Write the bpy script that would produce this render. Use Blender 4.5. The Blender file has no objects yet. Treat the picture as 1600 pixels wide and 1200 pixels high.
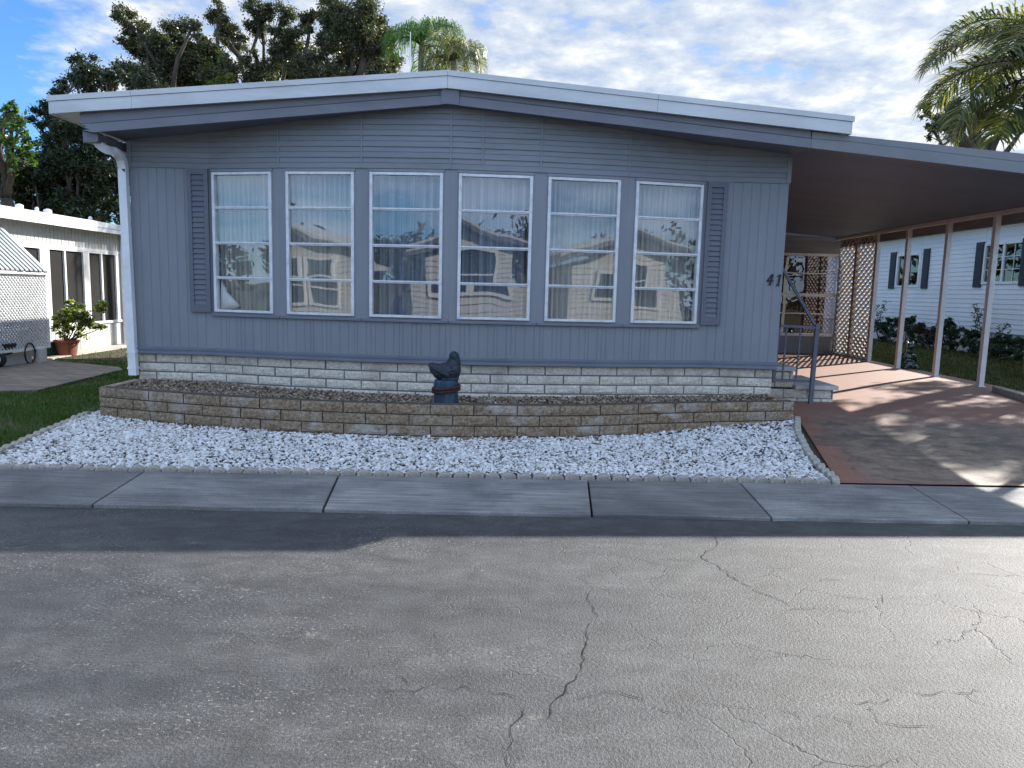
import bpy, bmesh, math, random
from mathutils import Vector, Matrix, noise
random.seed(41)
R = math.radians
sc = bpy.context.scene
COL = sc.collection
pi = math.pi

# ------------------------------------------------------------------ camera model (pixel of the 1600x1200 photo -> world point)
F, PIT, ROL, H = 1150.0, R(7.2), 0.0255, 1.5
def ray(px, py):
    a, b = px - 800, py - 600
    c, s = math.cos(ROL), math.sin(ROL)
    a2, b2 = a*c + b*s, -a*s + b*c
    cp, sp = math.cos(PIT), math.sin(PIT)
    return Vector((a2/F, cp - b2/F*sp, -(b2/F*cp + sp)))
def at(px, py, Y):
    r = ray(px, py)
    return Vector((0, 0, H)) + r*(Y/r.y)
def atx(px, py, X):
    r = ray(px, py)
    return Vector((0, 0, H)) + r*(X/r.x)
def onz(px, py, z):
    r = ray(px, py)
    return Vector((0, 0, H)) + r*((z - H)/r.z)

cam = bpy.data.cameras.new('camera')
cam.sensor_width = 36.0
cam.lens = 36.0*F/1600.0
cam.clip_start = 0.05
cam.clip_end = 2000
camo = bpy.data.objects.new('camera', cam)
COL.objects.link(camo)
camo.matrix_world = Matrix.Translation((0, 0, H)) @ Matrix.Rotation(pi/2 - PIT, 4, 'X') @ Matrix.Rotation(ROL, 4, 'Z')
sc.camera = camo

# ------------------------------------------------------------------ materials
def new_mat(name):
    m = bpy.data.materials.new(name)
    m.use_nodes = True
    nt = m.node_tree
    return m, nt, nt.nodes['Principled BSDF'], nt.nodes['Material Output']
def noise_node(nt, scale, detail=5, rough=.55, vec=None, dist=0.0):
    n = nt.nodes.new('ShaderNodeTexNoise')
    n.inputs['Scale'].default_value = scale
    n.inputs['Detail'].default_value = detail
    n.inputs['Roughness'].default_value = rough
    n.inputs['Distortion'].default_value = dist
    if vec is not None: nt.links.new(vec, n.inputs['Vector'])
    return n
def ramp(nt, fac, stops):
    r = nt.nodes.new('ShaderNodeValToRGB')
    els = r.color_ramp.elements
    while len(els) < len(stops): els.new(.5)
    for e, (p, c) in zip(els, stops):
        e.position = p
        e.color = (c, c, c, 1) if isinstance(c, (int, float)) else (*c, 1)
    nt.links.new(fac, r.inputs[0])
    return r
def mix(nt, fac, a, b, mode='MIX'):
    m = nt.nodes.new('ShaderNodeMix')
    m.data_type = 'RGBA'; m.blend_type = mode
    for sock, v in ((m.inputs[0], fac), (m.inputs[6], a), (m.inputs[7], b)):
        if isinstance(v, (int, float)): sock.default_value = v
        elif isinstance(v, tuple): sock.default_value = (*v, 1)
        else: nt.links.new(v, sock)
    return m.outputs[2]
def mathn(nt, op, a, b=None, clamp=False):
    m = nt.nodes.new('ShaderNodeMath'); m.operation = op; m.use_clamp = clamp
    for i, v in enumerate((a, b)):
        if v is None: continue
        if isinstance(v, (int, float)): m.inputs[i].default_value = v
        else: nt.links.new(v, m.inputs[i])
    return m.outputs[0]
def coords(nt, scale=(1, 1, 1)):
    t = nt.nodes.new('ShaderNodeTexCoord')
    if scale == (1, 1, 1): return t.outputs['Object']
    mp = nt.nodes.new('ShaderNodeMapping')
    mp.inputs['Scale'].default_value = scale
    nt.links.new(t.outputs['Object'], mp.inputs[0])
    return mp.outputs[0]
def bump(nt, b, height, strength, dist):
    n = nt.nodes.new('ShaderNodeBump')
    n.inputs['Strength'].default_value = strength
    n.inputs['Distance'].default_value = dist
    nt.links.new(height, n.inputs['Height'])
    nt.links.new(n.outputs[0], b.inputs['Normal'])
    return n
def mat(name, c1, c2=None, scale=4, rough=.6, bmp=0, bscale=60, bdist=.003, spec=.4, metal=0, stretch=(1, 1, 1), lo=.35, hi=.65, dirt=None, dirt_amt=.4, dirt_scale=1.5):
    m, nt, b, out = new_mat(name)
    v = coords(nt, stretch)
    b.inputs['Roughness'].default_value = rough
    b.inputs['Metallic'].default_value = metal
    b.inputs['Specular IOR Level'].default_value = spec
    if c2 is None: c2 = tuple(x*.86 for x in c1)
    n = noise_node(nt, scale, 6, .6, v)
    r = ramp(nt, n.outputs[0], [(lo, c1), (hi, c2)])
    col = r.outputs[0]
    if dirt:
        dn = noise_node(nt, dirt_scale, 8, .7, v, .6)
        dr = ramp(nt, dn.outputs[0], [(.5, 0.0), (.72, dirt_amt)])
        col = mix(nt, dr.outputs[0], col, dirt)
    nt.links.new(col, b.inputs['Base Color'])
    if bmp:
        bump(nt, b, noise_node(nt, bscale, 4, .6, v).outputs[0], bmp, bdist)
    return m
def island_mat(name, stops, rough=.6, trans=0.0, spec=.3, bmp=0, tint=None):
    """every loose piece of the mesh (a stone, a leaf, a blade) takes its own colour"""
    m, nt, b, out = new_mat(name)
    g = nt.nodes.new('ShaderNodeNewGeometry')
    r = ramp(nt, g.outputs['Random Per Island'], stops)
    col = r.outputs[0]
    nt.links.new(col, b.inputs['Base Color'])
    b.inputs['Roughness'].default_value = rough
    b.inputs['Specular IOR Level'].default_value = spec
    if bmp: bump(nt, b, noise_node(nt, 60, 4, .6, coords(nt)).outputs[0], bmp, .004)
    if trans:
        tr = nt.nodes.new('ShaderNodeBsdfTranslucent')
        tc = mix(nt, 1.0, col, tint or (1.5, 1.6, .7), 'MULTIPLY')
        nt.links.new(tc, tr.inputs[0])
        ms = nt.nodes.new('ShaderNodeMixShader')
        ms.inputs[0].default_value = trans
        nt.links.new(b.outputs[0], ms.inputs[1]); nt.links.new(tr.outputs[0], ms.inputs[2])
        nt.links.new(ms.outputs[0], out.inputs[0])
    return m

M = {}
M['grey_paint'] = mat('grey_paint', (.22, .235, .258), (.185, .2, .222), 2.2, .5, .15, 40, .002, dirt=(.25, .262, .285), dirt_amt=.6, dirt_scale=2.2, stretch=(1, 1, .22))
M['grey_paint'].node_tree.nodes['Bump'].inputs['Distance'].default_value = .004
M['grey_lap'] = mat('grey_lap', (.215, .23, .25), (.178, .19, .21), 1.6, .55, .12, 30, .002, dirt=(.15, .145, .14), dirt_amt=.6, dirt_scale=1.1, stretch=(.6, 1, 2))
M['grey_trim'] = mat('grey_trim', (.16, .18, .22), (.135, .152, .19), 3, .5, .1, 40, .002)
M['shutter'] = mat('shutter_grey', (.125, .137, .163), (.105, .115, .138), 3, .5)
M['beam'] = mat('beam_grey', (.17, .175, .2), (.14, .145, .17), 3, .5, stretch=(1, 1, 4))
M['carport_paint'] = mat('carport_grey', (.2, .21, .22), (.17, .18, .19), 2, .5)
M['white_roof'] = mat('white_roof', (.62, .63, .635), (.5, .51, .515), 1.2, .4, stretch=(1, 1, 5), dirt=(.4, .4, .38), dirt_amt=.35, dirt_scale=2)
M['white_metal'] = mat('white_metal', (.78, .79, .8), (.7, .71, .72), 5, .35, dirt=(.42, .4, .37), dirt_amt=.4, dirt_scale=4)
M['white_frame'] = mat('aluminium_white', (.72, .73, .75), (.58, .59, .61), 9, .35, dirt=(.3, .3, .3), dirt_amt=.4, dirt_scale=7)
M['white_siding'] = mat('white_siding', (.58, .58, .56), (.5, .5, .485), 2, .5)
M['cream_siding'] = mat('cream_siding', (.7, .68, .62), (.62, .6, .54), 2, .5)
M['vinyl'] = mat('vinyl_siding', (.72, .75, .78), (.66, .69, .72), 1.5, .5)
M['navy'] = mat('navy_shutter', (.015, .022, .04), (.012, .018, .032), 5, .5)
M['dark'] = mat('dark_interior', (.02, .02, .022), None, 3, .9)
M['screen_shade'] = mat('screen_mesh_shade', (.034, .033, .032), (.028, .027, .026), 3, .9, spec=.08)
M['block'] = mat('split_block', (.8, .74, .63), (.46, .42, .35), 38, .85, 1, 55, .012, dirt=(.27, .235, .18), dirt_amt=.65, dirt_scale=2.5, lo=.3, hi=.72)
M['mortar'] = mat('mortar', (.22, .215, .21), (.15, .147, .145), 8, .9)
M['stained_block'] = mat('stained_block', (.4, .3, .2), (.12, .088, .056), 34, .9, 1, 60, .016, dirt=(.5, .48, .44), dirt_amt=.85, dirt_scale=2.8, lo=.3, hi=.7)
M['stained_mortar'] = mat('stained_mortar', (.09, .075, .06), (.06, .05, .045), 8, .95)
M['step_cap'] = mat('step_concrete', (.6, .59, .57), (.46, .45, .44), 6, .8, .4, 70)
M['edging'] = mat('edging_concrete', (.42, .39, .34), (.26, .24, .21), 14, .9, .8, 90, .004, dirt=(.12, .11, .1), dirt_amt=.6, dirt_scale=9)
M['rail'] = mat('rail_iron', (.13, .145, .175), (.1, .11, .14), 9, .45)
M['post'] = mat('post_cream', (.68, .67, .66), (.58, .57, .56), 4, .5)
M['lattice'] = mat('lattice_tan', (.56, .49, .43), (.45, .39, .34), 4, .55)
M['ceiling'] = mat('carport_ceiling', (.14, .18, .25), (.11, .145, .2), .8, .55, stretch=(.5, 2.5, 1))
M['black'] = mat('black_metal', (.012, .012, .013), None, 5, .4)
M['rubber'] = mat('black_rubber', (.02, .02, .02), None, 5, .7)
M['terracotta'] = mat('terracotta', (.3, .1, .06), (.2, .07, .045), 6, .8)
M['soil'] = mat('dark_soil', (.04, .03, .022), None, 20, .95)
M['bark'] = mat('bark', (.11, .085, .065), (.05, .04, .032), 6, .9, .9, 14, .03, stretch=(1, 1, .3))
M['palm_bark'] = mat('palm_bark', (.3, .27, .23), (.18, .16, .13), 8, .9, .6, 12, .02, stretch=(.4, .4, 3))
M['statue_blue'] = mat('statue_blue', (.007, .014, .022), (.02, .032, .045), 22, .5, .9, 70, .008, dirt=(.11, .13, .14), dirt_amt=.5, dirt_scale=9)
M['piling'] = mat('piling_blue', (.012, .035, .065), (.024, .06, .1), 18, .55, .8, 40, .006, stretch=(1, 1, .2), dirt=(.2, .22, .24), dirt_amt=.35, dirt_scale=6)
M['rope'] = mat('rope_brown', (.07, .032, .028), (.04, .02, .018), 40, .9)
M['frog'] = mat('glazed_green', (.004, .03, .018), (.003, .02, .014), 6, .12, spec=.7)
M['green_box'] = mat('green_plastic', (.01, .04, .025), None, 6, .5)
M['pavers'] = None
M['cloth'] = mat('white_cloth', (.7, .7, .68), (.6, .6, .58), 6, .9)

# curtain
def curtain_mat(name, c, c2):
    m, nt, b, out = new_mat(name)
    n = noise_node(nt, 3, 4, .5, coords(nt, (14, 1, .25)))
    col = ramp(nt, n.outputs[0], [(.3, c), (.7, c2)]).outputs[0]
    nt.links.new(col, b.inputs['Base Color']); b.inputs['Roughness'].default_value = .9
    tr = nt.nodes.new('ShaderNodeBsdfTranslucent'); nt.links.new(col, tr.inputs[0])
    ms = nt.nodes.new('ShaderNodeMixShader'); ms.inputs[0].default_value = .2
    nt.links.new(b.outputs[0], ms.inputs[1]); nt.links.new(tr.outputs[0], ms.inputs[2]); nt.links.new(ms.outputs[0], out.inputs[0])
    return m
M['curtain'] = curtain_mat('sheer_curtain', (.56, .545, .5), (.36, .35, .325))
M['blue_curtain'] = curtain_mat('grey_blue_curtain', (.33, .38, .43), (.17, .2, .25))

def glass_mat(name, base, tint, wav, wscale):
    m, nt, b, out = new_mat(name)
    nt.nodes.remove(b)
    gl = nt.nodes.new('ShaderNodeBsdfGlossy'); gl.inputs['Roughness'].default_value = 0.005
    gl.inputs['Color'].default_value = (1, 1, 1, 1)
    tr = nt.nodes.new('ShaderNodeBsdfTransparent'); tr.inputs[0].default_value = (*tint, 1)
    fr = nt.nodes.new('ShaderNodeLayerWeight'); fr.inputs[0].default_value = .5
    fac = mathn(nt, 'ADD', mathn(nt, 'MULTIPLY', mathn(nt, 'POWER', fr.outputs['Facing'], 4.0), .6), base, True)
    nz = noise_node(nt, wscale, 1, .4, coords(nt))
    bp = nt.nodes.new('ShaderNodeBump'); bp.inputs['Strength'].default_value = 1.0; bp.inputs['Distance'].default_value = wav
    nt.links.new(nz.outputs[0], bp.inputs['Height']); nt.links.new(bp.outputs[0], gl.inputs['Normal'])
    ms = nt.nodes.new('ShaderNodeMixShader')
    nt.links.new(fac, ms.inputs[0]); nt.links.new(tr.outputs[0], ms.inputs[1]); nt.links.new(gl.outputs[0], ms.inputs[2])
    nt.links.new(ms.outputs[0], out.inputs[0])
    return m
M['glass'] = glass_mat('window_glass', .12, (.93, .95, .96), .0035, 1.7)
M['far_glass'] = glass_mat('window_glass_dark', .14, (.25, .3, .32), .002, 1.2)
M['porch_glass'] = glass_mat('porch_glass', .09, (.5, .42, .42), .006, 1.5)

# ground materials
def road_mat():
    m, nt, b, out = new_mat('asphalt')
    v = coords(nt)
    big = noise_node(nt, .55, 5, .6, coords(nt, (.6, 1, 1)), .6)
    lane = noise_node(nt, 1.1, 4, .55, coords(nt, (.12, 1.5, 1)))
    mid = noise_node(nt, 6, 6, .68, coords(nt, (.7, 1.2, 1)), .4)
    fine = noise_node(nt, 75, 3, .7, v)
    fine2 = noise_node(nt, 210, 2, .7, v)
    sx = nt.nodes.new('ShaderNodeSeparateXYZ'); nt.links.new(v, sx.inputs[0])
    # right of the middle an older, more weathered surface
    side = ramp(nt, mathn(nt, 'ADD', mathn(nt, 'ADD', mathn(nt, 'MULTIPLY', sx.outputs[0], .16), .5), mathn(nt, 'MULTIPLY', mathn(nt, 'SUBTRACT', big.outputs[0], .5), .5), True), [(.3, 1.), (.75, .2)])
    base = mix(nt, ramp(nt, big.outputs[0], [(.36, 0.), (.64, 1.)]).outputs[0], (.028, .031, .036), (.046, .048, .051))
    base = mix(nt, ramp(nt, lane.outputs[0], [(.42, 0.), (.66, .75)]).outputs[0], base, (.062, .063, .064))
    base = mix(nt, 1.0, base, ramp(nt, mid.outputs[0], [(.3, .58), (.5, 1.), (.72, 1.6)]).outputs[0], 'MULTIPLY')
    base = mix(nt, 1.0, base, ramp(nt, fine.outputs[0], [(.3, .6), (.5, 1.), (.7, 1.5)]).outputs[0], 'MULTIPLY')
    base = mix(nt, 1.0, base, ramp(nt, fine2.outputs[0], [(.34, .72), (.5, 1.), (.66, 1.4)]).outputs[0], 'MULTIPLY')
    # pale aggregate showing through where the seal has worn
    fl = ramp(nt, noise_node(nt, 62, 4, .72, coords(nt, (.75, 1.15, 1))).outputs[0], [(.585, 0.), (.635, 1.)])
    pm = ramp(nt, noise_node(nt, 1.25, 6, .68, coords(nt, (.6, 1.3, 1)), .3).outputs[0], [(.44, .06), (.64, 1.)])
    fac = mathn(nt, 'MULTIPLY', mathn(nt, 'MULTIPLY', fl.outputs[0], pm.outputs[0]), side.outputs[0])
    base = mix(nt, mathn(nt, 'MULTIPLY', fac, .85), base, (.4, .385, .35))
    # larger scuffs
    sc_ = ramp(nt, noise_node(nt, 2.6, 9, .78, coords(nt, (.75, 1.25, 1)), .4).outputs[0], [(.62, 0.), (.7, .85)])
    sc2 = mathn(nt, 'MULTIPLY', mathn(nt, 'MULTIPLY', sc_.outputs[0], side.outputs[0]), ramp(nt, fine.outputs[0], [(.38, 0.), (.56, .9)]).outputs[0])
    base = mix(nt, sc2, base, (.4, .37, .32))
    # faint oil stains
    oil = ramp(nt, noise_node(nt, 1.7, 3, .5, v, .3).outputs[0], [(.66, 0.), (.74, .5)])
    base = mix(nt, oil.outputs[0], base, (.028, .028, .03))
    # hairline crazing
    wob = noise_node(nt, 5, 4, .6, v)
    vm = nt.nodes.new('ShaderNodeVectorMath'); vm.operation = 'MULTIPLY_ADD'
    nt.links.new(wob.outputs['Color'], vm.inputs[0]); vm.inputs[1].default_value = (.22, .22, 0); nt.links.new(v, vm.inputs[2])
    vo = nt.nodes.new('ShaderNodeTexVoronoi'); vo.feature = 'DISTANCE_TO_EDGE'; vo.inputs['Scale'].default_value = 2.3
    nt.links.new(vm.outputs[0], vo.inputs['Vector'])
    ck = ramp(nt, vo.outputs[0], [(.003, 1.), (.009, 0.)])
    ckm = ramp(nt, noise_node(nt, 1.4, 4, .6, v).outputs[0], [(.48, 0.), (.6, .8)])
    ckf = mathn(nt, 'MULTIPLY', mathn(nt, 'MULTIPLY', ck.outputs[0], ckm.outputs[0]), mathn(nt, 'SUBTRACT', 1.15, side.outputs[0], True))
    base = mix(nt, ckf, base, (.014, .014, .015))
    nt.links.new(base, b.inputs['Base Color'])
    rr = ramp(nt, lane.outputs[0], [(.3, .56), (.7, .68)])
    nt.links.new(rr.outputs[0], b.inputs['Roughness'])
    b.inputs['Specular IOR Level'].default_value = .58
    hh = mathn(nt, 'SUBTRACT', mathn(nt, 'ADD', fine.outputs[0], mathn(nt, 'MULTIPLY', fine2.outputs[0], .5)), ckf)
    bump(nt, b, hh, .85, .007)
    return m
M['road'] = road_mat()
def sidewalk_mat():
    m, nt, b, out = new_mat('sidewalk_concrete')
    v = coords(nt)
    n = noise_node(nt, 1.6, 8, .65, v, .5)
    br = noise_node(nt, 9, 5, .6, coords(nt, (.25, 5, 1)))
    fine = noise_node(nt, 130, 3, .7, v)
    base = mix(nt, ramp(nt, n.outputs[0], [(.32, 0.), (.68, 1.)]).outputs[0], (.135, .137, .14), (.275, .27, .262))
    base = mix(nt, 1.0, base, ramp(nt, br.outputs[0], [(.3, .62), (.7, 1.36)]).outputs[0], 'MULTIPLY')
    base = mix(nt, 1.0, base, ramp(nt, fine.outputs[0], [(.3, .7), (.7, 1.3)]).outputs[0], 'MULTIPLY')
    gi = nt.nodes.new('ShaderNodeNewGeometry')
    base = mix(nt, 1.0, base, ramp(nt, gi.outputs['Random Per Island'], [(0, .72), (1, 1.12)]).outputs[0], 'MULTIPLY')
    st_ = ramp(nt, noise_node(nt, 1.1, 6, .7, coords(nt, (.5, 1.5, 1)), .6).outputs[0], [(.5, 0.), (.68, .6)])
    base = mix(nt, st_.outputs[0], base, (.085, .085, .088))
    pits = ramp(nt, noise_node(nt, 34, 3, .6, v).outputs[0], [(.66, 0.), (.72, .6)])
    base = mix(nt, pits.outputs[0], base, (.06, .06, .06))
    nt.links.new(base, b.inputs['Base Color'])
    b.inputs['Roughness'].default_value = .75
    bump(nt, b, mathn(nt, 'ADD', fine.outputs[0], br.outputs[0]), .5, .004)
    return m
M['sidewalk'] = sidewalk_mat()
def drive_mat():
    m, nt, b, out = new_mat('red_painted_concrete')
    v = coords(nt)
    sx = nt.nodes.new('ShaderNodeSeparateXYZ'); nt.links.new(v, sx.inputs[0])
    n1 = noise_node(nt, .8, 7, .65, v, .8)
    n2 = noise_node(nt, 5, 7, .7, v, .4)
    fine = noise_node(nt, 90, 3, .7, v)
    red = mix(nt, n2.outputs[0], (.3, .165, .12), (.19, .085, .06))
    grey = mix(nt, ramp(nt, n2.outputs[0], [(.35, 0.), (.65, 1.)]).outputs[0], (.27, .21, .155), (.085, .068, .06))
    # paint worn off towards the street, still whole under the roof
    d = mathn(nt, 'ADD', mathn(nt, 'MULTIPLY', mathn(nt, 'SUBTRACT', 8.75, sx.outputs[1]), .9), mathn(nt, 'MULTIPLY', mathn(nt, 'SUBTRACT', n1.outputs[0], .5), 3.2))
    w = ramp(nt, d, [(.0, 0.), (.75, .93)])
    # a strip of paint is left along the borders
    bl = mathn(nt, 'SUBTRACT', sx.outputs[0], mathn(nt, 'ADD', mathn(nt, 'MULTIPLY', mathn(nt, 'SUBTRACT', sx.outputs[1], 5.7), .21), 2.68))
    bf = mathn(nt, 'SUBTRACT', sx.outputs[1], 5.74)
    edge = mathn(nt, 'MINIMUM', bl, mathn(nt, 'MULTIPLY', bf, 1.6))
    edge = mathn(nt, 'ADD', edge, mathn(nt, 'MULTIPLY', mathn(nt, 'SUBTRACT', n2.outputs[0], .5), .5))
    ke = ramp(nt, mathn(nt, 'MULTIPLY', edge, 2.6, True), [(.25, 0.), (.7, 1.)])
    w2 = mathn(nt, 'MULTIPLY', w.outputs[0], ke.outputs[0])
    base = mix(nt, w2, red, grey)
    moss = mathn(nt, 'MULTIPLY', ramp(nt, noise_node(nt, 1.7, 7, .7, coords(nt, (.5, 2.2, 1)), .5).outputs[0], [(.52, 0.), (.62, .75)]).outputs[0], w.outputs[0])
    base = mix(nt, moss, base, (.075, .075, .06))
    base = mix(nt, 1.0, base, ramp(nt, fine.outputs[0], [(.3, .75), (.7, 1.25)]).outputs[0], 'MULTIPLY')
    nt.links.new(base, b.inputs['Base Color'])
    b.inputs['Roughness'].default_value = .6
    bump(nt, b, fine.outputs[0], .35, .004)
    return m
M['drive'] = drive_mat()
def paver_mat():
    m, nt, b, out = new_mat('brick_pavers')
    br = nt.nodes.new('ShaderNodeTexBrick')
    nt.links.new(coords(nt, (1, 1, 1)), br.inputs[0])
    br.inputs['Color1'].default_value = (.23, .195, .165, 1); br.inputs['Color2'].default_value = (.135, .118, .105, 1); br.inputs['Mortar'].default_value = (.05, .045, .04, 1)
    br.inputs['Scale'].default_value = 1; br.inputs['Brick Width'].default_value = .3; br.inputs['Row Height'].default_value = .15; br.inputs['Mortar Size'].default_value = .008
    nt.links.new(br.outputs[0], b.inputs['Base Color']); b.inputs['Roughness'].default_value = .8
    bump(nt, b, br.outputs[1], -.4, .004)
    return m
M['pavers'] = paver_mat()
M['grass_soil'] = mat('lawn_soil', (.05, .06, .022), (.085, .07, .035), 3, .95, .5, 60, .01)
M['bare_earth'] = mat('bare_earth', (.085, .065, .045), (.05, .042, .03), 5, .95, .6, 60, .01)
M['bed_earth'] = mat('bed_earth', (.1, .1, .1), (.05, .05, .05), 20, .95)
M['walk'] = mat('pale_concrete', (.5, .46, .4), (.38, .35, .3), 3, .8, .3, 70)
M['crack'] = mat('crack_dark', (.012, .012, .012), None, 9, .95)
M['gravel'] = island_mat('white_gravel', [(0, (.2, .17, .13)), (.05, (.42, .38, .32)), (.15, (.58, .57, .55)), (.5, (.7, .7, .7)), (.9, (.78, .78, .78)), (1, (.5, .48, .46))], .55, bmp=.3)
M['pebble'] = island_mat('brown_pebbles', [(0, (.05, .04, .03)), (.3, (.2, .14, .09)), (.6, (.34, .26, .17)), (.85, (.12, .1, .085)), (1, (.5, .44, .36))], .7)
M['grass'] = island_mat('grass_blades', [(0, (.025, .065, .012)), (.5, (.05, .115, .022)), (.85, (.085, .15, .032)), (1, (.18, .16, .07))], .55, .35)
M['dry_grass'] = island_mat('dry_grass_blades', [(0, (.03, .05, .015)), (.5, (.055, .078, .022)), (1, (.14, .125, .055))], .6, .3)
M['oak_leaf'] = island_mat('oak_leaves', [(0, (.028, .038, .016)), (.5, (.058, .072, .03)), (.85, (.1, .105, .05)), (1, (.19, .175, .09))], .38, .32, .6)
M['dark_leaf'] = island_mat('dark_leaves', [(0, (.012, .022, .011)), (.6, (.026, .044, .02)), (1, (.065, .085, .032))], .38, .28, .5)
M['lime_leaf'] = island_mat('light_leaves', [(0, (.025, .055, .014)), (.6, (.05, .1, .022)), (1, (.13, .18, .04))], .4, .4, .5)
M['vine_leaf'] = island_mat('yellow_green_leaves', [(0, (.04, .07, .015)), (.6, (.1, .13, .03)), (1, (.24, .22, .06))], .45, .4)
M['croton_leaf'] = island_mat('variegated_leaves', [(0, (.02, .05, .018)), (.35, (.05, .1, .03)), (.6, (.2, .24, .05)), (1, (.42, .42, .1))], .4, .3)
M['palm_leaf'] = island_mat('palm_leaflets', [(0, (.035, .055, .03)), (.5, (.085, .11, .055)), (.75, (.18, .19, .065)), (1, (.38, .32, .08))], .33, .48, .6)
M['palm_green'] = island_mat('palm_leaflets_green', [(0, (.03, .085, .015)), (.7, (.07, .17, .025)), (1, (.13, .22, .05))], .4, .4, .5)
M['shrub_leaf'] = island_mat('shrub_leaves', [(0, (.012, .03, .02)), (.6, (.025, .055, .03)), (1, (.06, .09, .04))], .45, .25)
M['red_leaf'] = island_mat('red_leaves', [(0, (.03, .02, .022)), (.6, (.07, .035, .042)), (1, (.06, .06, .04))], .5, .25)

# ------------------------------------------------------------------ mesh helpers
class MB:
    def __init__(s): s.v = []; s.f = []; s.mi = []
    def add(s, vs, fs, mi=0):
        o = len(s.v); s.v.extend([tuple(p) for p in vs])
        for f in fs: s.f.append([i + o for i in f]); s.mi.append(mi)
    def box(s, x0, x1, y0, y1, z0, z1, mi=0):
        s.hexa([(x0, y0, z0), (x1, y0, z0), (x1, y1, z0), (x0, y1, z0), (x0, y0, z1), (x1, y0, z1), (x1, y1, z1), (x0, y1, z1)], mi)
    def hexa(s, p, mi=0):
        s.add(p, [(0, 3, 2, 1), (4, 5, 6, 7), (0, 1, 5, 4), (1, 2, 6, 5), (2, 3, 7, 6), (3, 0, 4, 7)], mi)
    def bar(s, a, b, w, h=None, up=(0, 0, 1), mi=0):
        a, b = Vector(a), Vector(b); h = h or w
        d = (b - a).normalized(); u = Vector(up)
        if abs(d.dot(u)) > .98: u = Vector((0, 1, 0))
        x = d.cross(u).normalized()*w/2; y = x.cross(d).normalized()*h/2
        s.hexa([a-x-y, a+x-y, a+x+y, a-x+y, b-x-y, b+x-y, b+x+y, b-x+y], mi)
    def tube(s, pts, rad, n=8, cap=True, mi=0):
        pts = [Vector(p) for p in pts]
        rs = rad if isinstance(rad, (list, tuple)) else [rad]*len(pts)
        o = len(s.v); prev = None
        for i, p in enumerate(pts):
            d = (pts[min(i+1, len(pts)-1)] - pts[max(i-1, 0)]).normalized()
            if prev is None:
                u = Vector((0, 0, 1)) if abs(d.z) < .9 else Vector((1, 0, 0))
                x = d.cross(u).normalized()
            else:
                x = (prev - d*prev.dot(d)).normalized()
            prev = x; y = d.cross(x)
            for k in range(n):
                a = 2*pi*k/n
                s.v.append(tuple(p + (x*math.cos(a) + y*math.sin(a))*rs[i]))
        for i in range(len(pts)-1):
            for k in range(n):
                a, b = o+i*n+k, o+i*n+(k+1) % n
                s.f.append([a, b, b+n, a+n]); s.mi.append(mi)
        if cap:
            s.f.append([o+k for k in range(n)][::-1]); s.mi.append(mi)
            e = o+(len(pts)-1)*n
            s.f.append([e+k for k in range(n)]); s.mi.append(mi)
    def lathe(s, prof, c=(0, 0, 0), n=24, mi=0):
        o = len(s.v)
        for r, z in prof:
            for k in range(n):
                a = 2*pi*k/n
                s.v.append((c[0]+r*math.cos(a), c[1]+r*math.sin(a), c[2]+z))
        for i in range(len(prof)-1):
            for k in range(n):
                a, b = o+i*n+k, o+i*n+(k+1) % n
                s.f.append([a, b, b+n, a+n]); s.mi.append(mi)
        s.f.append([o+k for k in range(n)][::-1]); s.mi.append(mi)
        e = o+(len(prof)-1)*n
        s.f.append([e+k for k in range(n)]); s.mi.append(mi)
    def prism(s, poly, d, mi=0):
        """poly: 3-D points of one face, d: extrusion vector"""
        n = len(poly); d = Vector(d); P = [Vector(p) for p in poly]
        s.add(P + [p + d for p in P], [list(range(n))[::-1], [n+i for i in range(n)]] + [[i, (i+1) % n, (i+1) % n + n, i+n] for i in range(n)], mi)
    def ellipsoid(s, c, r, rot=None, nu=14, nv=9, mi=0):
        o = len(s.v); c = Vector(c)
        m = rot.to_matrix() if rot is not None else Matrix.Identity(3)
        for j in range(nv+1):
            t = pi*j/nv
            for k in range(nu):
                a = 2*pi*k/nu
                s.v.append(tuple(c + m @ Vector((r[0]*math.sin(t)*math.cos(a), r[1]*math.sin(t)*math.sin(a), r[2]*math.cos(t)))))
        for j in range(nv):
            for k in range(nu):
                a, b = o+j*nu+k, o+j*nu+(k+1) % nu
                s.f.append([a, a+nu, b+nu, b]); s.mi.append(mi)
    def build(s, name, mats, parent=None, smooth=False, bevel=0, loc=None):
        me = bpy.data.meshes.new(name)
        if loc is not None:
            l = Vector(loc); s.v = [tuple(Vector(p) - l) for p in s.v]
        me.from_pydata(s.v, [], s.f)
        ms = mats if isinstance(mats, (list, tuple)) else [mats]
        for m_ in ms: me.materials.append(m_)
        if len(ms) > 1: me.polygons.foreach_set('material_index', s.mi)
        if smooth: me.polygons.foreach_set('use_smooth', [True]*len(me.polygons))
        me.update()
        o = bpy.data.objects.new(name, me); COL.objects.link(o)
        if loc is not None: o.location = loc
        if parent is not None: o.parent = parent
        if bevel:
            b = o.modifiers.new('bevel', 'BEVEL'); b.width = bevel; b.segments = 2; b.limit_method = 'ANGLE'
        return o
def tag(o, label=None, cat=None, group=None, kind=None):
    if label: o['label'] = label
    if cat: o['category'] = cat
    if group: o['group'] = group
    if kind: o['kind'] = kind
    return o
def empty(name, label, cat, loc=(0, 0, 0), group=None):
    o = bpy.data.objects.new(name, None); COL.objects.link(o); o.location = loc; o.empty_display_size = .2
    return tag(o, label, cat, group)
def part(mb, name, m, root, **k):
    """child mesh given in world coordinates under a root that may stand anywhere"""
    o = mb.build(name, m, None, **k)
    o.parent = root
    p = root; off = Vector((0, 0, 0))
    while p is not None: off += p.location; p = p.parent
    o.location = o.location - off
    return o

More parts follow.
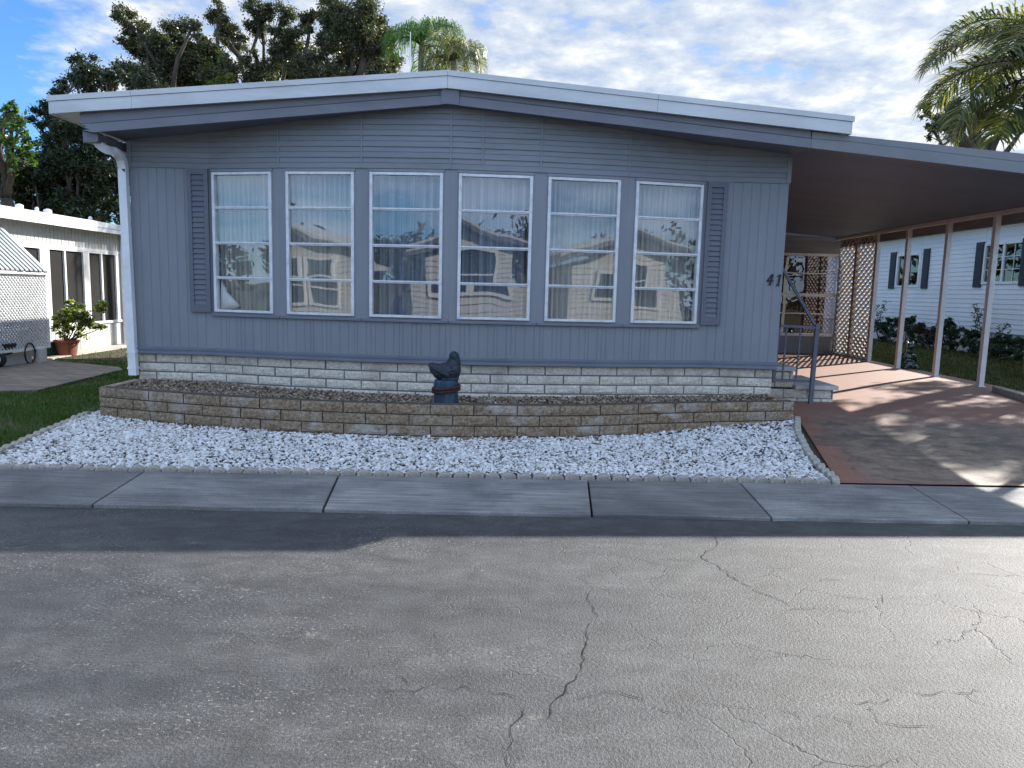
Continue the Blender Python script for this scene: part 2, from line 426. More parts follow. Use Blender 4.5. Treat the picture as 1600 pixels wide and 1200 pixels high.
class Path:
    def __init__(s, pts):
        s.p = [Vector((x, y, 0)) for x, y in pts]; s.c = [0]
        for a, b in zip(s.p, s.p[1:]): s.c.append(s.c[-1] + (b-a).length)
        s.L = s.c[-1]
    def seg(s, d):
        for i in range(len(s.p)-1):
            if d <= s.c[i+1] or i == len(s.p)-2: return i
    def pos(s, d, off=0.0):
        i = s.seg(d); a, b = s.p[i], s.p[i+1]; t = (b-a).normalized()
        n = Vector((t.y, -t.x, 0))
        return a + t*(d - s.c[i]) + n*off
    def at_x(s, x):
        for i in range(len(s.p)-1):
            a, b = s.p[i], s.p[i+1]
            if min(a.x, b.x) - 1e-6 <= x <= max(a.x, b.x) + 1e-6 and abs(b.x-a.x) > 1e-6:
                return s.c[i] + (x-a.x)/(b.x-a.x)*(s.c[i+1]-s.c[i])

def smooth_pts(pts, k=6):
    out = []
    P = [Vector((*p, 0)) for p in pts]
    for i in range(len(P)-1):
        p0, p1, p2, p3 = P[max(i-1, 0)], P[i], P[i+1], P[min(i+2, len(P)-1)]
        for j in range(k):
            t = j/k
            q = .5*((2*p1) + (p2-p0)*t + (2*p0-5*p1+4*p2-p3)*t*t + (3*p1-p0-3*p2+p3)*t**3)
            out.append((q.x, q.y))
    out.append(pts[-1])
    return out

def brick_run(mb, path, z0, courses, bh, bl, depth, joint=.011, amp=.006, s0=0, s1=None, seed=1, rough_len=.02):
    """split-face blocks mapped along a path; material 0 block, 1 mortar"""
    rnd = random.Random(seed)
    s1 = path.L if s1 is None else s1
    for c in range(courses):
        za = z0 + c*bh + joint/2; zb = z0 + (c+1)*bh - joint/2
        s = s0 - (bl*.5 if c % 2 else 0) - rnd.uniform(0, .05)
        while s < s1:
            a, b = max(s + joint/2, s0), min(s + bl - joint/2 + rnd.uniform(-.003, .003), s1)
            s += bl
            if b - a < .03: continue
            nu, nv = max(3, int((b-a)/.045)), 4
            proud = rnd.uniform(-.002, .005); sd = rnd.uniform(0, 100)
            o = len(mb.v)
            for j in range(nv+1):
                for i in range(nu+1):
                    u, v = i/nu, j/nv
                    e = 0 if i in (0, nu) or j in (0, nv) else 1
                    d = proud + (-.007 if not e else amp*(noise.noise((a*9+u*(b-a)*14+sd, v*2.2, sd))*1.4))
                    p = path.pos(a + (b-a)*u, d)
                    mb.v.append((p.x, p.y, za + (zb-za)*v))
            for j in range(nv):
                for i in range(nu):
                    q = o + j*(nu+1) + i
                    mb.f.append([q, q+1, q+nu+2, q+nu+1]); mb.mi.append(0)
            # the body of the block behind its face
            for (i0, i1) in ((0, nu),):
                ring = [o+i for i in range(nu+1)] + [o+(j)*(nu+1)+nu for j in range(1, nv+1)] + [o+nv*(nu+1)+i for i in range(nu-1, -1, -1)] + [o+j*(nu+1) for j in range(nv-1, 0, -1)]
                ob = len(mb.v)
                for r_ in ring:
                    x, y, z = mb.v[r_]
                    ss = a if False else None
                    mb.v.append((x, y + depth, z))
                n = len(ring)
                for k in range(n):
                    mb.f.append([ring[(k+1) % n], ring[k], ob+k, ob+(k+1) % n]); mb.mi.append(0)
    # mortar sheet
    k = max(2, int((s1-s0)/.2)); o = len(mb.v)
    for i in range(k+1):
        p = path.pos(s0 + (s1-s0)*i/k, -.014)
        mb.v += [(p.x, p.y, z0), (p.x, p.y, z0+courses*bh - .004), (p.x, p.y+depth-.02, z0+courses*bh - .004), (p.x, p.y+depth-.02, z0)]
    for i in range(k):
        q = o + 4*i
        mb.f += [[q, q+4, q+5, q+1], [q+1, q+5, q+6, q+2], [q+2, q+6, q+7, q+3]]; mb.mi += [1, 1, 1]

def lap_strips(mb, plan, z0, z1, pitch, proud=.012, groove=True, nrm=None):
    """horizontal lap siding swept along plan points [(x, y)]; nrm(i) the outward direction at each point"""
    prof = []
    z = z0
    while z < z1 - 1e-4:
        t = min(z + pitch, z1); h = t - z
        if groove:
            prof += [(proud, z), (proud*.72, z+h*.47), (proud*.3, z+h*.5), (proud*.62, z+h*.53), (proud*.1, t-.0015)]
        else:
            prof += [(proud, z), (proud*.1, t-.0015)]
        z = t
    o = len(mb.v); k = len(prof)
    for i, (x, y) in enumerate(plan):
        nx, ny = nrm if not callable(nrm) else nrm(i)
        for d, zz in prof: mb.v.append((x + nx*d, y + ny*d, zz))
    for i in range(len(plan)-1):
        for j in range(k-1):
            a = o + i*k + j
            mb.f.append([a, a+k, a+k+1, a+1]); mb.mi.append(0)

def groove_panel(mb, path, s0, s1, z0, z1, pitches, w=.006, d=.0042):
    """vertical boards with V grooves along a path, between z0 and z1"""
    stations = [(s0, 0)]
    s = s0; i = 0
    br = [c for c in path.c if s0 + .004 < c < s1 - .004]
    while True:
        s += pitches[i % len(pitches)]; i += 1
        if s > s1 - .02: break
        if any(abs(s - c) < .012 for c in br): s += .02
        stations += [(s - w, 0), (s - w*.3, -d), (s + w*.3, -d), (s + w, 0)]
    stations += [(c, 0) for c in br] + [(s1, 0)]
    stations.sort()
    o = len(mb.v)
    for s, dd in stations:
        p = path.pos(s, 0); p.y += -dd
        mb.v += [(p.x, p.y, z0), (p.x, p.y, z1)]
    for i in range(len(stations)-1):
        q = o + 2*i
        mb.f.append([q, q+2, q+3, q+1]); mb.mi.append(0)

# ------------------------------------------------------------------ sun and sky
SUN = Vector((1.30, 1.10, 1.0)).normalized()
ELEV = math.asin(SUN.z); AZ = math.atan2(SUN.x, SUN.y)
sl = bpy.data.lights.new('sun', 'SUN'); sl.energy = 4.2; sl.angle = R(.55); sl.color = (1.0, .95, .87)
so = bpy.data.objects.new('sun', sl); COL.objects.link(so)
so.rotation_euler = SUN.to_track_quat('Z', 'Y').to_euler()
so.location = (12, 12, 20)

w = bpy.data.worlds.new('World'); sc.world = w; w.use_nodes = True
nt = w.node_tree; bg = nt.nodes['Background']
sky = nt.nodes.new('ShaderNodeTexSky'); sky.sky_type = 'NISHITA'; sky.sun_disc = False
sky.sun_elevation = ELEV; sky.sun_rotation = AZ
sky.air_density = 1.0; sky.dust_density = .25; sky.ozone_density = 2.2; sky.altitude = 0
tc = nt.nodes.new('ShaderNodeTexCoord')
sp = nt.nodes.new('ShaderNodeSeparateXYZ'); nt.links.new(tc.outputs['Generated'], sp.inputs[0])
zz = mathn(nt, 'ADD', mathn(nt, 'MAXIMUM', sp.outputs[2], 0.0), .16)
cx = nt.nodes.new('ShaderNodeCombineXYZ')
nt.links.new(mathn(nt, 'DIVIDE', sp.outputs[0], zz), cx.inputs[0])
nt.links.new(mathn(nt, 'DIVIDE', sp.outputs[1], zz), cx.inputs[1])
CL1 = noise_node(nt, 1.15, 8, .58, cx.outputs[0], .12)
CL2 = noise_node(nt, 5.5, 7, .62, cx.outputs[0], .12)
# the clouds are a bank lying to the right of and overhead; clear towards the left
az = mathn(nt, 'ADD', sp.outputs[0], mathn(nt, 'MULTIPLY', sp.outputs[2], .75))
cov = ramp(nt, mathn(nt, 'ADD', mathn(nt, 'MULTIPLY', az, .5), .5, True), [(.25, 0.02), (.5, .43)])
dens = mathn(nt, 'ADD', mathn(nt, 'ADD', CL1.outputs[0], mathn(nt, 'MULTIPLY', mathn(nt, 'SUBTRACT', CL2.outputs[0], .5), .42)), mathn(nt, 'SUBTRACT', cov.outputs[0], .2))
# the visible cloud bank fades out behind the camera
# unseen bright cloud added behind the camera to lift the shaded house front
back = ramp(nt, mathn(nt, 'ADD', mathn(nt, 'MULTIPLY', sp.outputs[1], .5), .5, True), [(.3, 1.0), (.55, 0.0)])
front = mathn(nt, 'SUBTRACT', 1.0, back.outputs[0])
mask = mathn(nt, 'MULTIPLY', ramp(nt, dens, [(.45, 0.), (.66, .96)]).outputs[0], front)
shade = ramp(nt, mathn(nt, 'ADD', mathn(nt, 'MULTIPLY', CL2.outputs[0], .6), mathn(nt, 'MULTIPLY', CL1.outputs[0], .4)), [(.41, (1.9, 2.35, 3.15)), (.51, (3.0, 3.25, 3.6)), (.6, (4.5, 4.5, 4.45))])
blue = mix(nt, 1.0, sky.outputs[0], (.38, .62, .88), 'MULTIPLY')
far = ramp(nt, CL1.outputs[0], [(.35, 0.0), (.6, .9)])
bm_ = mathn(nt, 'MULTIPLY', far.outputs[0], back.outputs[0])
final = mix(nt, mask, mix(nt, bm_, blue, (5.6, 7.1, 9.6)), shade.outputs[0])
nt.links.new(final, bg.inputs[0])
bg.inputs[1].default_value = .1

sc.view_settings.view_transform = 'Standard'
sc.view_settings.look = 'None'
sc.view_settings.exposure = 1.36
sc.view_settings.gamma = 1.0
sc.cycles.use_denoising = True
sc.cycles.max_bounces = 8
sc.cycles.transparent_max_bounces = 12
sc.cycles.caustics_reflective = False
sc.cycles.caustics_refractive = False
sc.cycles.sample_clamp_indirect = 6

# ------------------------------------------------------------------ ground heights
def lerp_tab(t, x):
    if x <= t[0][0]: return t[0][1]
    for (a, u), (b, v) in zip(t, t[1:]):
        if x <= b: return u + (v-u)*(x-a)/(b-a)
    return t[-1][1]
def drive_z(y): return lerp_tab([(5.6, .015), (6.5, .06), (9, .2), (11, .25), (17, .27), (30, .27)], y)
def yard_z(y): return lerp_tab([(5.4, .015), (7.8, .05), (12, .07), (40, .08)], y)
def back_edge(x): return 5.70 + .03*x     # where the pavement meets the lots
def front_edge(x): return 4.795 + .022*x  # where the road meets the pavement

def sheet(name, m, pts_fn, nx, ny, kind='structure', x0=0, x1=1, y0=0, y1=1):
    mb = MB()
    for j in range(ny+1):
        for i in range(nx+1): mb.v.append(tuple(pts_fn(x0+(x1-x0)*i/nx, y0+(y1-y0)*j/ny)))
    for j in range(ny):
        for i in range(nx):
            a = j*(nx+1)+i
            mb.f.append([a, a+1, a+nx+2, a+nx+1]); mb.mi.append(0)
    o = mb.build(name, m); tag(o, kind=kind); return o

sheet('ground', M['grass_soil'], lambda x, y: (x, y, -.12), 4, 4, x0=-300, x1=300, y0=-300, y1=300)
sheet('road', M['road'], lambda x, y: (x, (-3.6 + .022*x) + (front_edge(x) + .02 + 3.6 - .022*x)*y, 0), 40, 2, x0=-60, x1=60, y0=0, y1=1)

# pavement of cast slabs with open joints
mb = MB()
jb = [-14, -10.2, -6.3] + [onz(px, py, .025).x for px, py in ((215, 742), (527, 745), (918, 748), (1160, 757), (1440, 768))] + [6.6, 9.5, 13, 17]
jf = [-13.5, -9.5, -6.2] + [onz(px, py, .025).x for px, py in ((135, 793), (503, 797), (926, 806), (1210, 812), (1530, 822))] + [6.2, 9.3, 12.6, 17]
for i in range(len(jb)-1):
    g = .007 if i != len(jb)-6 else .003
    xa, xb, xc, xd = jf[i]+g, jf[i+1]-g, jb[i+1]-g, jb[i]+g
    n = 8
    top = []
    for k in range(n+1): top.append((xa+(xb-xa)*k/n, front_edge(xa+(xb-xa)*k/n) + random.uniform(-.006, .006)))
    for k in range(n+1): x = xc+(xd-xc)*k/n; top.append((x, back_edge(x)))
    dz = random.uniform(-.002, .003)
    mb.prism([(x, y, -.05) for x, y in top], (0, 0, .075+dz))
sw = mb.build('sidewalk', M['sidewalk'], bevel=.006); tag(sw, kind='structure')

# driveway / carport floor
def drv(u, v):
    y = lerp_tab([(0, 5.70), (1, 17.2)], v)
    xl = 2.63 + (y-5.7)*.24 if y < 8.2 else 2.95
    xr = 9.5 if y < 9.0 else lerp_tab([(9.0, 9.5), (9.6, 7.75), (10.5, 7.35), (20, 7.3)], y)
    x = xl + (xr-xl)*u
    yy = y
    if v < 1e-6: yy = back_edge(x) + .004
    return (x, yy, drive_z(yy) + .012)
sheet('driveway', M['drive'], drv, 24, 60)
# strip of plain concrete along the posts and the street side apron
sheet('border_soil', M['bare_earth'], lambda x, y: (x, max(y, back_edge(x)+.006), drive_z(y)-.006), 6, 14, x0=2.3, x1=3.6, y0=5.6, y1=8.3)
# lawns
def yard(x, y):
    return (x, max(y, back_edge(x)+.01), yard_z(y))
sheet('side_yard', M['grass_soil'], yard, 20, 40, x0=-24, x1=-4.2, y0=5.0, y1=40)
sheet('right_yard', M['grass_soil'], lambda x, y: (x, y, drive_z(y) - .03), 10, 40, x0=6.9, x1=30, y0=5.9, y1=40)
# paver patio beside the neighbour's porch, and the pale walk along its wall
pa = [onz(0, 612, .09), onz(60, 610, .09), onz(192, 578, .09), onz(185, 574, .09), onz(60, 562, .09), onz(-60, 566, .09), onz(-200, 585, .09), onz(-160, 622, .09)]
mb = MB(); mb.prism([(p.x, p.y, .05) for p in pa], (0, 0, .05)); tag(mb.build('paver_patio', M['pavers']), kind='structure')
mb = MB(); mb.box(-8.8, -8.25, 10, 17.3, .05, .1); tag(mb.build('garden_path', M['walk']), kind='structure')
mb = MB(); mb.prism([(-8.25, 13.2, .072), (-6.0, 13.0, .072), (-4.6, 12.8, .072), (-4.6, 15.4, .072), (-8.25, 16, .072)], (0, 0, .012)); tag(mb.build('bare_ground', M['bare_earth']), kind='structure')

# cracks in the road
CR = [((800, 780), [(630, 110), (640, 150), (590, 175), (600, 190), (650, 210), (680, 235), (700, 250), (760, 285), (830, 310), (870, 330)], .008),
      ((800, 780), [(850, 345), (960, 340), (1060, 350), (1110, 350)], .004), ((800, 780), [(440, 182), (520, 190), (590, 190)], .004),
      ((800, 780), [(210, 240), (235, 258), (258, 268)], .005), ((800, 780), [(235, 290), (255, 330), (265, 370)], .007),
      ((800, 780), [(237, 380), (240, 420), (225, 470), (215, 530), (180, 580), (165, 605), (125, 640), (110, 690)], .008),
      ((800, 780), [(200, 625), (270, 605), (330, 605), (390, 620), (430, 640), (480, 665), (520, 672), (545, 690)], .005),
      ((800, 780), [(600, 635), (680, 650), (760, 655)], .004), ((800, 780), [(830, 655), (880, 665), (890, 690)], .004),
      ((800, 780), [(950, 680), (990, 680), (1050, 690), (1080, 720)], .005), ((800, 780), [(1050, 635), (1120, 637), (1190, 620)], .005),
      ((800, 780), [(1120, 637), (1125, 660), (1140, 680), (1145, 700), (1230, 705), (1330, 710)], .005),
      ((800, 780), [(1180, 590), (1230, 600), (1285, 608), (1340, 600), (1400, 603), (1480, 600)], .005), ((800, 780), [(1400, 603), (1450, 630), (1510, 650)], .004),
      ((800, 780), [(880, 550), (960, 555)], .004), ((800, 780), [(940, 260), (970, 250), (1050, 250)], .004), ((800, 780), [(1160, 295), (1160, 325)], .005),
      ((800, 780), [(1210, 325), (1230, 345), (1220, 365)], .005), ((800, 780), [(1210, 328), (1310, 325)], .003), ((800, 780), [(1490, 265), (1540, 285)], .004),
      ((800, 780), [(420, 250), (460, 245), (490, 210)], .004),
      ((0, 780), [(1200, 598), (1290, 597), (1350, 575), (1400, 592), (1450, 585), (1520, 608), (1600, 610), (1620, 632), (1635, 660), (1634, 676), (1600, 712), (1590, 770), (1602, 840)], .007),
      ((0, 780), [(1240, 540), (1270, 560), (1270, 592)], .005), ((0, 780), [(840, 575), (870, 595), (870, 608)], .004), ((0, 780), [(1290, 597), (1298, 618)], .006),
      ((0, 780), [(540, 533), (640, 540), (780, 540)], .003)]
mb = MB(); rnd = random.Random(5)
for (ox, oy), pts, wd in CR:
    P = [onz(ox+x/2, oy+y/2, .004) for x, y in pts]
    Q = []
    for a, b in zip(P, P[1:]):
        n = max(2, int((b-a).length/.035))
        for k in range(n): Q.append(a.lerp(b, k/n) + Vector((rnd.gauss(0, .009), rnd.gauss(0, .009), 0)))
    Q.append(P[-1])
    o = len(mb.v); n = len(Q)
    for i, q in enumerate(Q):
        d = (Q[min(i+1, n-1)] - Q[max(i-1, 0)]).normalized(); s = Vector((-d.y, d.x, 0))
        ww = wd*.27*rnd.uniform(.2, 1.5)*min(1, .3+i/2, .3+(n-1-i)/2)
        mb.v += [tuple(q+s*ww), tuple(q-s*ww)]
    for i in range(n-1): mb.f.append([o+2*i, o+2*i+1, o+2*i+3, o+2*i+2]); mb.mi.append(0)
tag(mb.build('road_cracks', M['crack']), kind='structure')

# ------------------------------------------------------------------ the grey mobile home
BX = [-3.38, -2.557, -1.641, -.698, .246, 1.192, 2.08]
BO = [0, .19, .32, .385, .32, .19, 0]
FY = 8.3
XL, XR = -4.262, 2.985
BP = [(x, FY-o) for x, o in zip(BX, BO)]
FRONT = Path([(XL, FY)] + BP + [(XR, FY)])
SB0, SB1 = FRONT.at_x(BX[0]), FRONT.at_x(BX[-1])
home = empty('mobile_home', 'grey mobile home with a bowed front of six tall windows and a white roof edge', 'house', (XL, FY, 0))

mb = MB()
groove_panel(mb, FRONT, 0, SB0, .772, 2.745, [.1])
groove_panel(mb, FRONT, SB1, FRONT.L, .772, 2.745, [.1, .1, .1])
groove_panel(mb, FRONT, SB0, SB1, .772, 1.135, [.1, .065, .035, .1, .05, .05, .1])
part(mb, 'vertical_siding', M['grey_paint'], home)
mb = MB()
plan = [(p.x, p.y) for p in FRONT.p]
seams = [FRONT.at_x(x) for x in (BX[1], BX[2], BX[3], BX[3]+.33, BX[4], BX[5])]
lap_strips(mb, plan, 2.745, 3.5, .112, .014, True, (0, -1))
o = part(mb, 'lap_siding', M['grey_lap'], home)
bm = bmesh.new(); bm.from_mesh(o.data)
off = o.location + home.location
for sx_, k in ((-1, .1015), (1, .0918)):
    bmesh.ops.bisect_plane(bm, geom=bm.verts[:]+bm.edges[:]+bm.faces[:], plane_co=Vector((-.723, 0, 3.45)) - off, plane_no=(sx_*k, 0, 1), clear_outer=True)
bm.to_mesh(o.data); bm.free()
mb = MB()
for s in seams:
    p = FRONT.pos(s, .0145)
    mb = MB(); mb.box(p.x-.009, p.x+.009, p.y-.002, p.y+.012, 2.747, 3.36); part(mb, 'siding_joint', M['grey_lap'], home)
for x in (XL+.012, XR-.012):
    mb = MB(); mb.box(x-.024, x+.024, FY-.018, FY+.03, 2.747, 3.02); part(mb, 'corner_trim', M['grey_lap'], home)
# base board: a lipped metal band under the siding
mb = MB(); o = 0
prof = [(.004, .774), (.03, .766), (.03, .745), (.022, .742), (.022, .715), (.034, .71), (.034, .698), (0, .697)]
for i, p in enumerate(FRONT.p):
    for d, z in prof: mb.v.append((p.x, p.y-d, z))
for i in range(len(FRONT.p)-1):
    for j in range(len(prof)-1):
        a = i*len(prof)+j; mb.f.append([a, a+1, a+1+len(prof), a+len(prof)]); mb.mi.append(0)
part(mb, 'base_board', M['grey_trim'], home)

def fbox(mb, A, B, s0, s1, d0, d1, z0, z1, mi=0):
    t = (B-A).normalized(); n = Vector((t.y, -t.x, 0))
    P = []
    for z in (z0, z1):
        for s, d in ((s0, d1), (s1, d1), (s1, d0), (s0, d0)):
            q = A + t*s + n*d; P.append((q.x, q.y, z))
    mb.hexa(P, mi)
WX = [(-3.352, -2.642), (-2.481, -1.722), (-1.557, -.773), (-.612, .169), (.328, 1.111), (1.279, 2.045)]
WZ0, WZ1 = 1.185, 2.708
sur = MB(); sill = MB()
names = ['leftmost', 'second from left', 'third from left', 'third from right', 'second from right', 'rightmost']
WIN_LABEL = ['window at the left end of the bowed front, beside the shutter', 'second window of the bowed front', 'third window of the bowed front', 'fourth window of the bowed front, right of the statue', 'fifth window of the bowed front', 'window at the right end of the bowed front, beside the shutter']
for i in range(6):
    A = Vector((*BP[i], 0)); B = Vector((*BP[i+1], 0)); L = (B-A).length
    t = (B-A).normalized(); n = Vector((t.y, -t.x, 0))
    s0 = (WX[i][0]-A.x)/(B.x-A.x)*L; s1 = (WX[i][1]-A.x)/(B.x-A.x)*L
    fbox(sur, A, B, 0, s0, -.06, 0, 1.135, 2.745)
    fbox(sur, A, B, s1, L, -.06, 0, 1.135, 2.745)
    fbox(sur, A, B, s0, s1, -.06, 0, WZ1, 2.745)
    fbox(sur, A, B, s0, s1, -.06, 0, 1.135, WZ0)
    # thin head trim and joints of the boards
    fbox(sur, A, B, s0-.012, s1+.012, .001, .012, WZ1+.004, WZ1+.032)
    fbox(sill, A, B, .002 if i else .0, L-.002, .0, .03, 1.138, 1.166)
    fb = MB()
    fw = .034
    fbox(fb, A, B, s0+.001, s0+fw, -.045, .02, WZ0+.001, WZ1-.001)
    fbox(fb, A, B, s1-fw, s1-.001, -.045, .02, WZ0+.001, WZ1-.001)
    fbox(fb, A, B, s0+fw, s1-fw, -.045, .018, WZ1-.03, WZ1-.001)
    fbox(fb, A, B, s0+fw, s1-fw, -.045, .026, WZ0+.001, WZ0+.028)
    hs = (WZ1-WZ0)/4
    for k in (1, 2, 3):
        z = WZ0 + hs*k
        fbox(fb, A, B, s0+fw, s1-fw, -.03, .016, z-.003, z+.014)
        fbox(fb, A, B, s0+fw, s1-fw, -.03, .008, z-.016, z-.0035)
    for k in range(2):
        zc = WZ0 + hs*(2*k+1.5) - .2
        fbox(fb, A, B, s1-.012, s1-.006, .0205, .03, zc, zc+.012)
    c = A + t*(s0+s1)/2
    win = part(fb, 'window', M['white_frame'], home, bevel=.003, loc=(c.x, c.y, WZ0))
    gb = MB(); rnd = random.Random(20+i)
    for k in range(4):
        za, zb = WZ0 + hs*k + .012, WZ0 + hs*(k+1) - .012
        tx, tz = rnd.uniform(-.014, .006), rnd.uniform(-.009, .009)
        ss = [s0+fw-.006, s1-fw+.006]
        q = []
        for sx_, zz_ in ((ss[0], za), (ss[1], za), (ss[1], zb), (ss[0], zb)):
            d = -.012 + tx*(zz_-(za+zb)/2) + tz*(sx_-(s0+s1)/2)
            v = A + t*sx_ + n*d; q.append((v.x, v.y, zz_))
        gb.add(q, [(0, 1, 2, 3)])
    part(gb, 'pane', M['glass'], win)
    # curtain hanging behind the glass
    cb = MB(); rnd = random.Random(50+i)
    dark = i in (2, 3)
    N = 150; amp = .018 if not dark else .03
    ph = rnd.uniform(0, 6)
    pleats = (s1-s0)/(.055 if not dark else .1)
    for j, z in enumerate((WZ0-.03, WZ0+.5, WZ0+1.0, WZ1+.02)):
        for k in range(N+1):
            u = k/N; s = s0-.04 + (s1-s0+.08)*u
            a = u*pleats*2*pi + ph + .7*math.sin(u*9+ph) + .25*math.sin(j*1.7+u*13)
            d = -.125 + amp*math.sin(a) + .3*amp*math.sin(2.3*a+1)
            v = A + t*s + n*d; cb.v.append((v.x, v.y, z))
    for j in range(3):
        for k in range(N):
            a = j*(N+1)+k; cb.f.append([a, a+1, a+N+2, a+N+1]); cb.mi.append(0)
    cu = cb.build('curtain', M['blue_curtain'] if dark else M['curtain'], smooth=True, loc=(c.x, c.y+.12, WZ0))
    tag(cu, ['pale pleated curtain behind the leftmost window, with a white cloth at its foot', 'pale pleated curtain behind the second window from the left shutter',
             'grey blue pleated curtain in the window left of the bird statue', 'grey blue pleated curtain in the window right above the bird statue',
             'pale pleated curtain in the window between the middle pair and the last window', 'pale pleated curtain behind the rightmost window, next to the shutter'][i], 'curtain', 'curtains behind the front windows')
    if i == 0:
        ob = MB(); pts = [(s0+.04, -.04, 1.215), (s0+.2, -.06, 1.22), (s0+.27, -.05, 1.26), (s0+.19, -.055, 1.33), (s0+.12, -.05, 1.4), (s0+.055, -.04, 1.55)]
        v = [A + t*a + n*d + Vector((0, 0, z)) for a, d, z in pts]
        cen = A + t*(s0+.12) + n*(-.035) + Vector((0, 0, 1.3))
        vs = v + [cen] + [p - n*.02 for p in v]
        ob.add(vs, [(k, (k+1) % 6, 6) for k in range(6)] + [(k, 7+k, 7+(k+1) % 6, (k+1) % 6) for k in range(6)])
        co = ob.build('cloth', M['cloth'], smooth=True, loc=tuple(v[0])); tag(co, 'crumpled white cloth in the lower corner of the leftmost window', 'cloth')
part(sur, 'window_surround', M['grey_paint'], home, bevel=.002)
part(sill, 'sill_board', M['grey_trim'], home, bevel=.004)

# louvred shutters either side of the bow
def shutter(x0, x1):
    mb = MB(); z0, z1 = 1.178, 2.742; y = FY
    fr = .045
    mb.box(x0, x0+fr, y-.034, y-.004, z0, z1); mb.box(x1-fr, x1, y-.034, y-.004, z0, z1)
    mb.box(x0+fr, x1-fr, y-.034, y-.004, z1-.06, z1); mb.box(x0+fr, x1-fr, y-.034, y-.004, z0, z0+.08)
    mb.box(x0+fr, x1-fr, y-.012, y-.006, z0+.08, z1-.06)
    n = 25
    for k in range(n):
        z = z0+.082 + (z1-z0-.145)*k/n; h = (z1-z0-.145)/n
        mb.hexa([(x0+fr, y-.03, z), (x1-fr, y-.03, z), (x1-fr, y-.022, z+.002), (x0+fr, y-.022, z+.002), (x0+fr, y-.016, z+h*.95), (x1-fr, y-.016, z+h*.95), (x1-fr, y-.0125, z+h), (x0+fr, y-.0125, z+h)])
    return part(mb, 'shutter', M['shutter'], home, loc=((x0+x1)/2, y, z0))
shutter(-3.62, -3.392); shutter(2.092, 2.312)

# house number 41
def stroke(mb, pts, w, y):
    for (x0, z0), (x1, z1) in zip(pts, pts[1:]):
        mb.bar((x0, y, z0), (x1, y, z1), w, .012, up=(0, 1, 0))
mb = MB()
c4 = at(1211.5, 437, FY); hx, hz = c4.x, c4.z
stroke(mb, [(hx-.042, hz+.058), (hx-.092, hz-.018), (hx-.022, hz-.012)], .013, FY-.008)
stroke(mb, [(hx-.035, hz+.06), (hx-.06, hz-.06)], .016, FY-.0085)
stroke(mb, [(hx-.08, hz-.058), (hx-.045, hz-.058)], .008, FY-.0095)
part(mb, 'house_number', M['black'], home)
mb = MB()
stroke(mb, [(hx+.052, hz+.06), (hx+.03, hz-.062)], .018, FY-.008)
stroke(mb, [(hx+.052, hz+.058), (hx+.018, hz+.034)], .011, FY-.0085)
stroke(mb, [(hx+.008, hz-.062), (hx+.05, hz-.062)], .008, FY-.0095)
part(mb, 'house_number', M['black'], home)

# body behind the front
BACK = 16.3
mb = MB()
mb.box(XL, XL+.08, FY+.002, BACK, .697, 3.0)
p2 = Path([(XR, FY), (XR, BACK)])
mb.box(XR-.08, XR, FY+.002, BACK, .697, 3.02)
mb.box(XL+.08, XR-.08, BACK-.1, BACK, .3, 3.2)
part(mb, 'side_wall', M['grey_paint'], home)
mb = MB(); mb.box(XL+.08, XR-.08, FY+.06, BACK-.1, .6, .7); mb.box(XL+.08, XR-.08, 10.4, 10.5, .7, 3.1)
part(mb, 'interior', M['dark'], home)
# door on the side of the house at the top of the steps
mb = MB(); mb.box(XR, XR+.035, 9.25, 10.15, .75, 2.72); dr = part(mb, 'door', M['white_metal'], home, bevel=.004)
mb = MB(); mb.box(XR+.036, XR+.08, 9.34, 9.4, 1.65, 1.7); part(mb, 'handle', M['black'], dr)
# old gable beam: two lapped boards each side and a centre plate
AX = -.723
def zb(x): return 3.366 - (.1015*(AX-x) if x < AX else .0918*(x-AX))   # underside
def zm(x): return zb(x) + .098
mb = MB()
def board(x0, x1, f0, f1, y, th, cut=0.0):
    mb.prism([(x0+cut, y, f0(x0+cut)), (x1, y, f0(x1)), (x1, y, f1(x1)), (x0, y, f1(x0))], (0, th, 0))
XB0, XB1 = -4.45, 2.99
for x0, x1, cut in ((XB0, AX-.07, .11), (AX+.115, XB1, 0)):
    board(x0, x1, zb, lambda x: zb(x)+.03, 7.762, .04, cut)
    board(x0, x1, lambda x: zb(x)+.0305, lambda x: zb(x)+.06, 7.768, .034, cut*.7)
    board(x0, x1, lambda x: zb(x)+.0605, lambda x: zb(x)+.092, 7.774, .028, cut*.35)
    board(x0-.03 if cut else x0, x1, lambda x: zm(x)+.004, lambda x: zm(x)+.12, 7.79, .02)
mb.prism([(AX-.068, 7.758, zb(AX-.068)+.002), (AX, 7.758, zb(AX)+.002), (AX+.113, 7.758, zb(AX+.113)+.002), (AX+.113, 7.758, zm(AX+.113)+.1), (AX, 7.758, zm(AX)+.1), (AX-.068, 7.758, zm(AX-.068)+.1)], (0, .05, 0))
part(mb, 'gable_beam', M['beam'], home)
mb = MB()
mb.prism([(XB0+.12, 7.805, zb(XB0+.12)+.03), (AX, 7.805, zb(AX)+.03), (XR+.03, 7.805, zb(XR+.03)+.03), (XR+.03, 7.805, zb(XR)+.12), (AX, 7.805, zb(AX)+.14), (XB0+.12, 7.805, zb(XB0)+.12)], (0, BACK-7.805, 0))
part(mb, 'soffit', M['beam'], home)
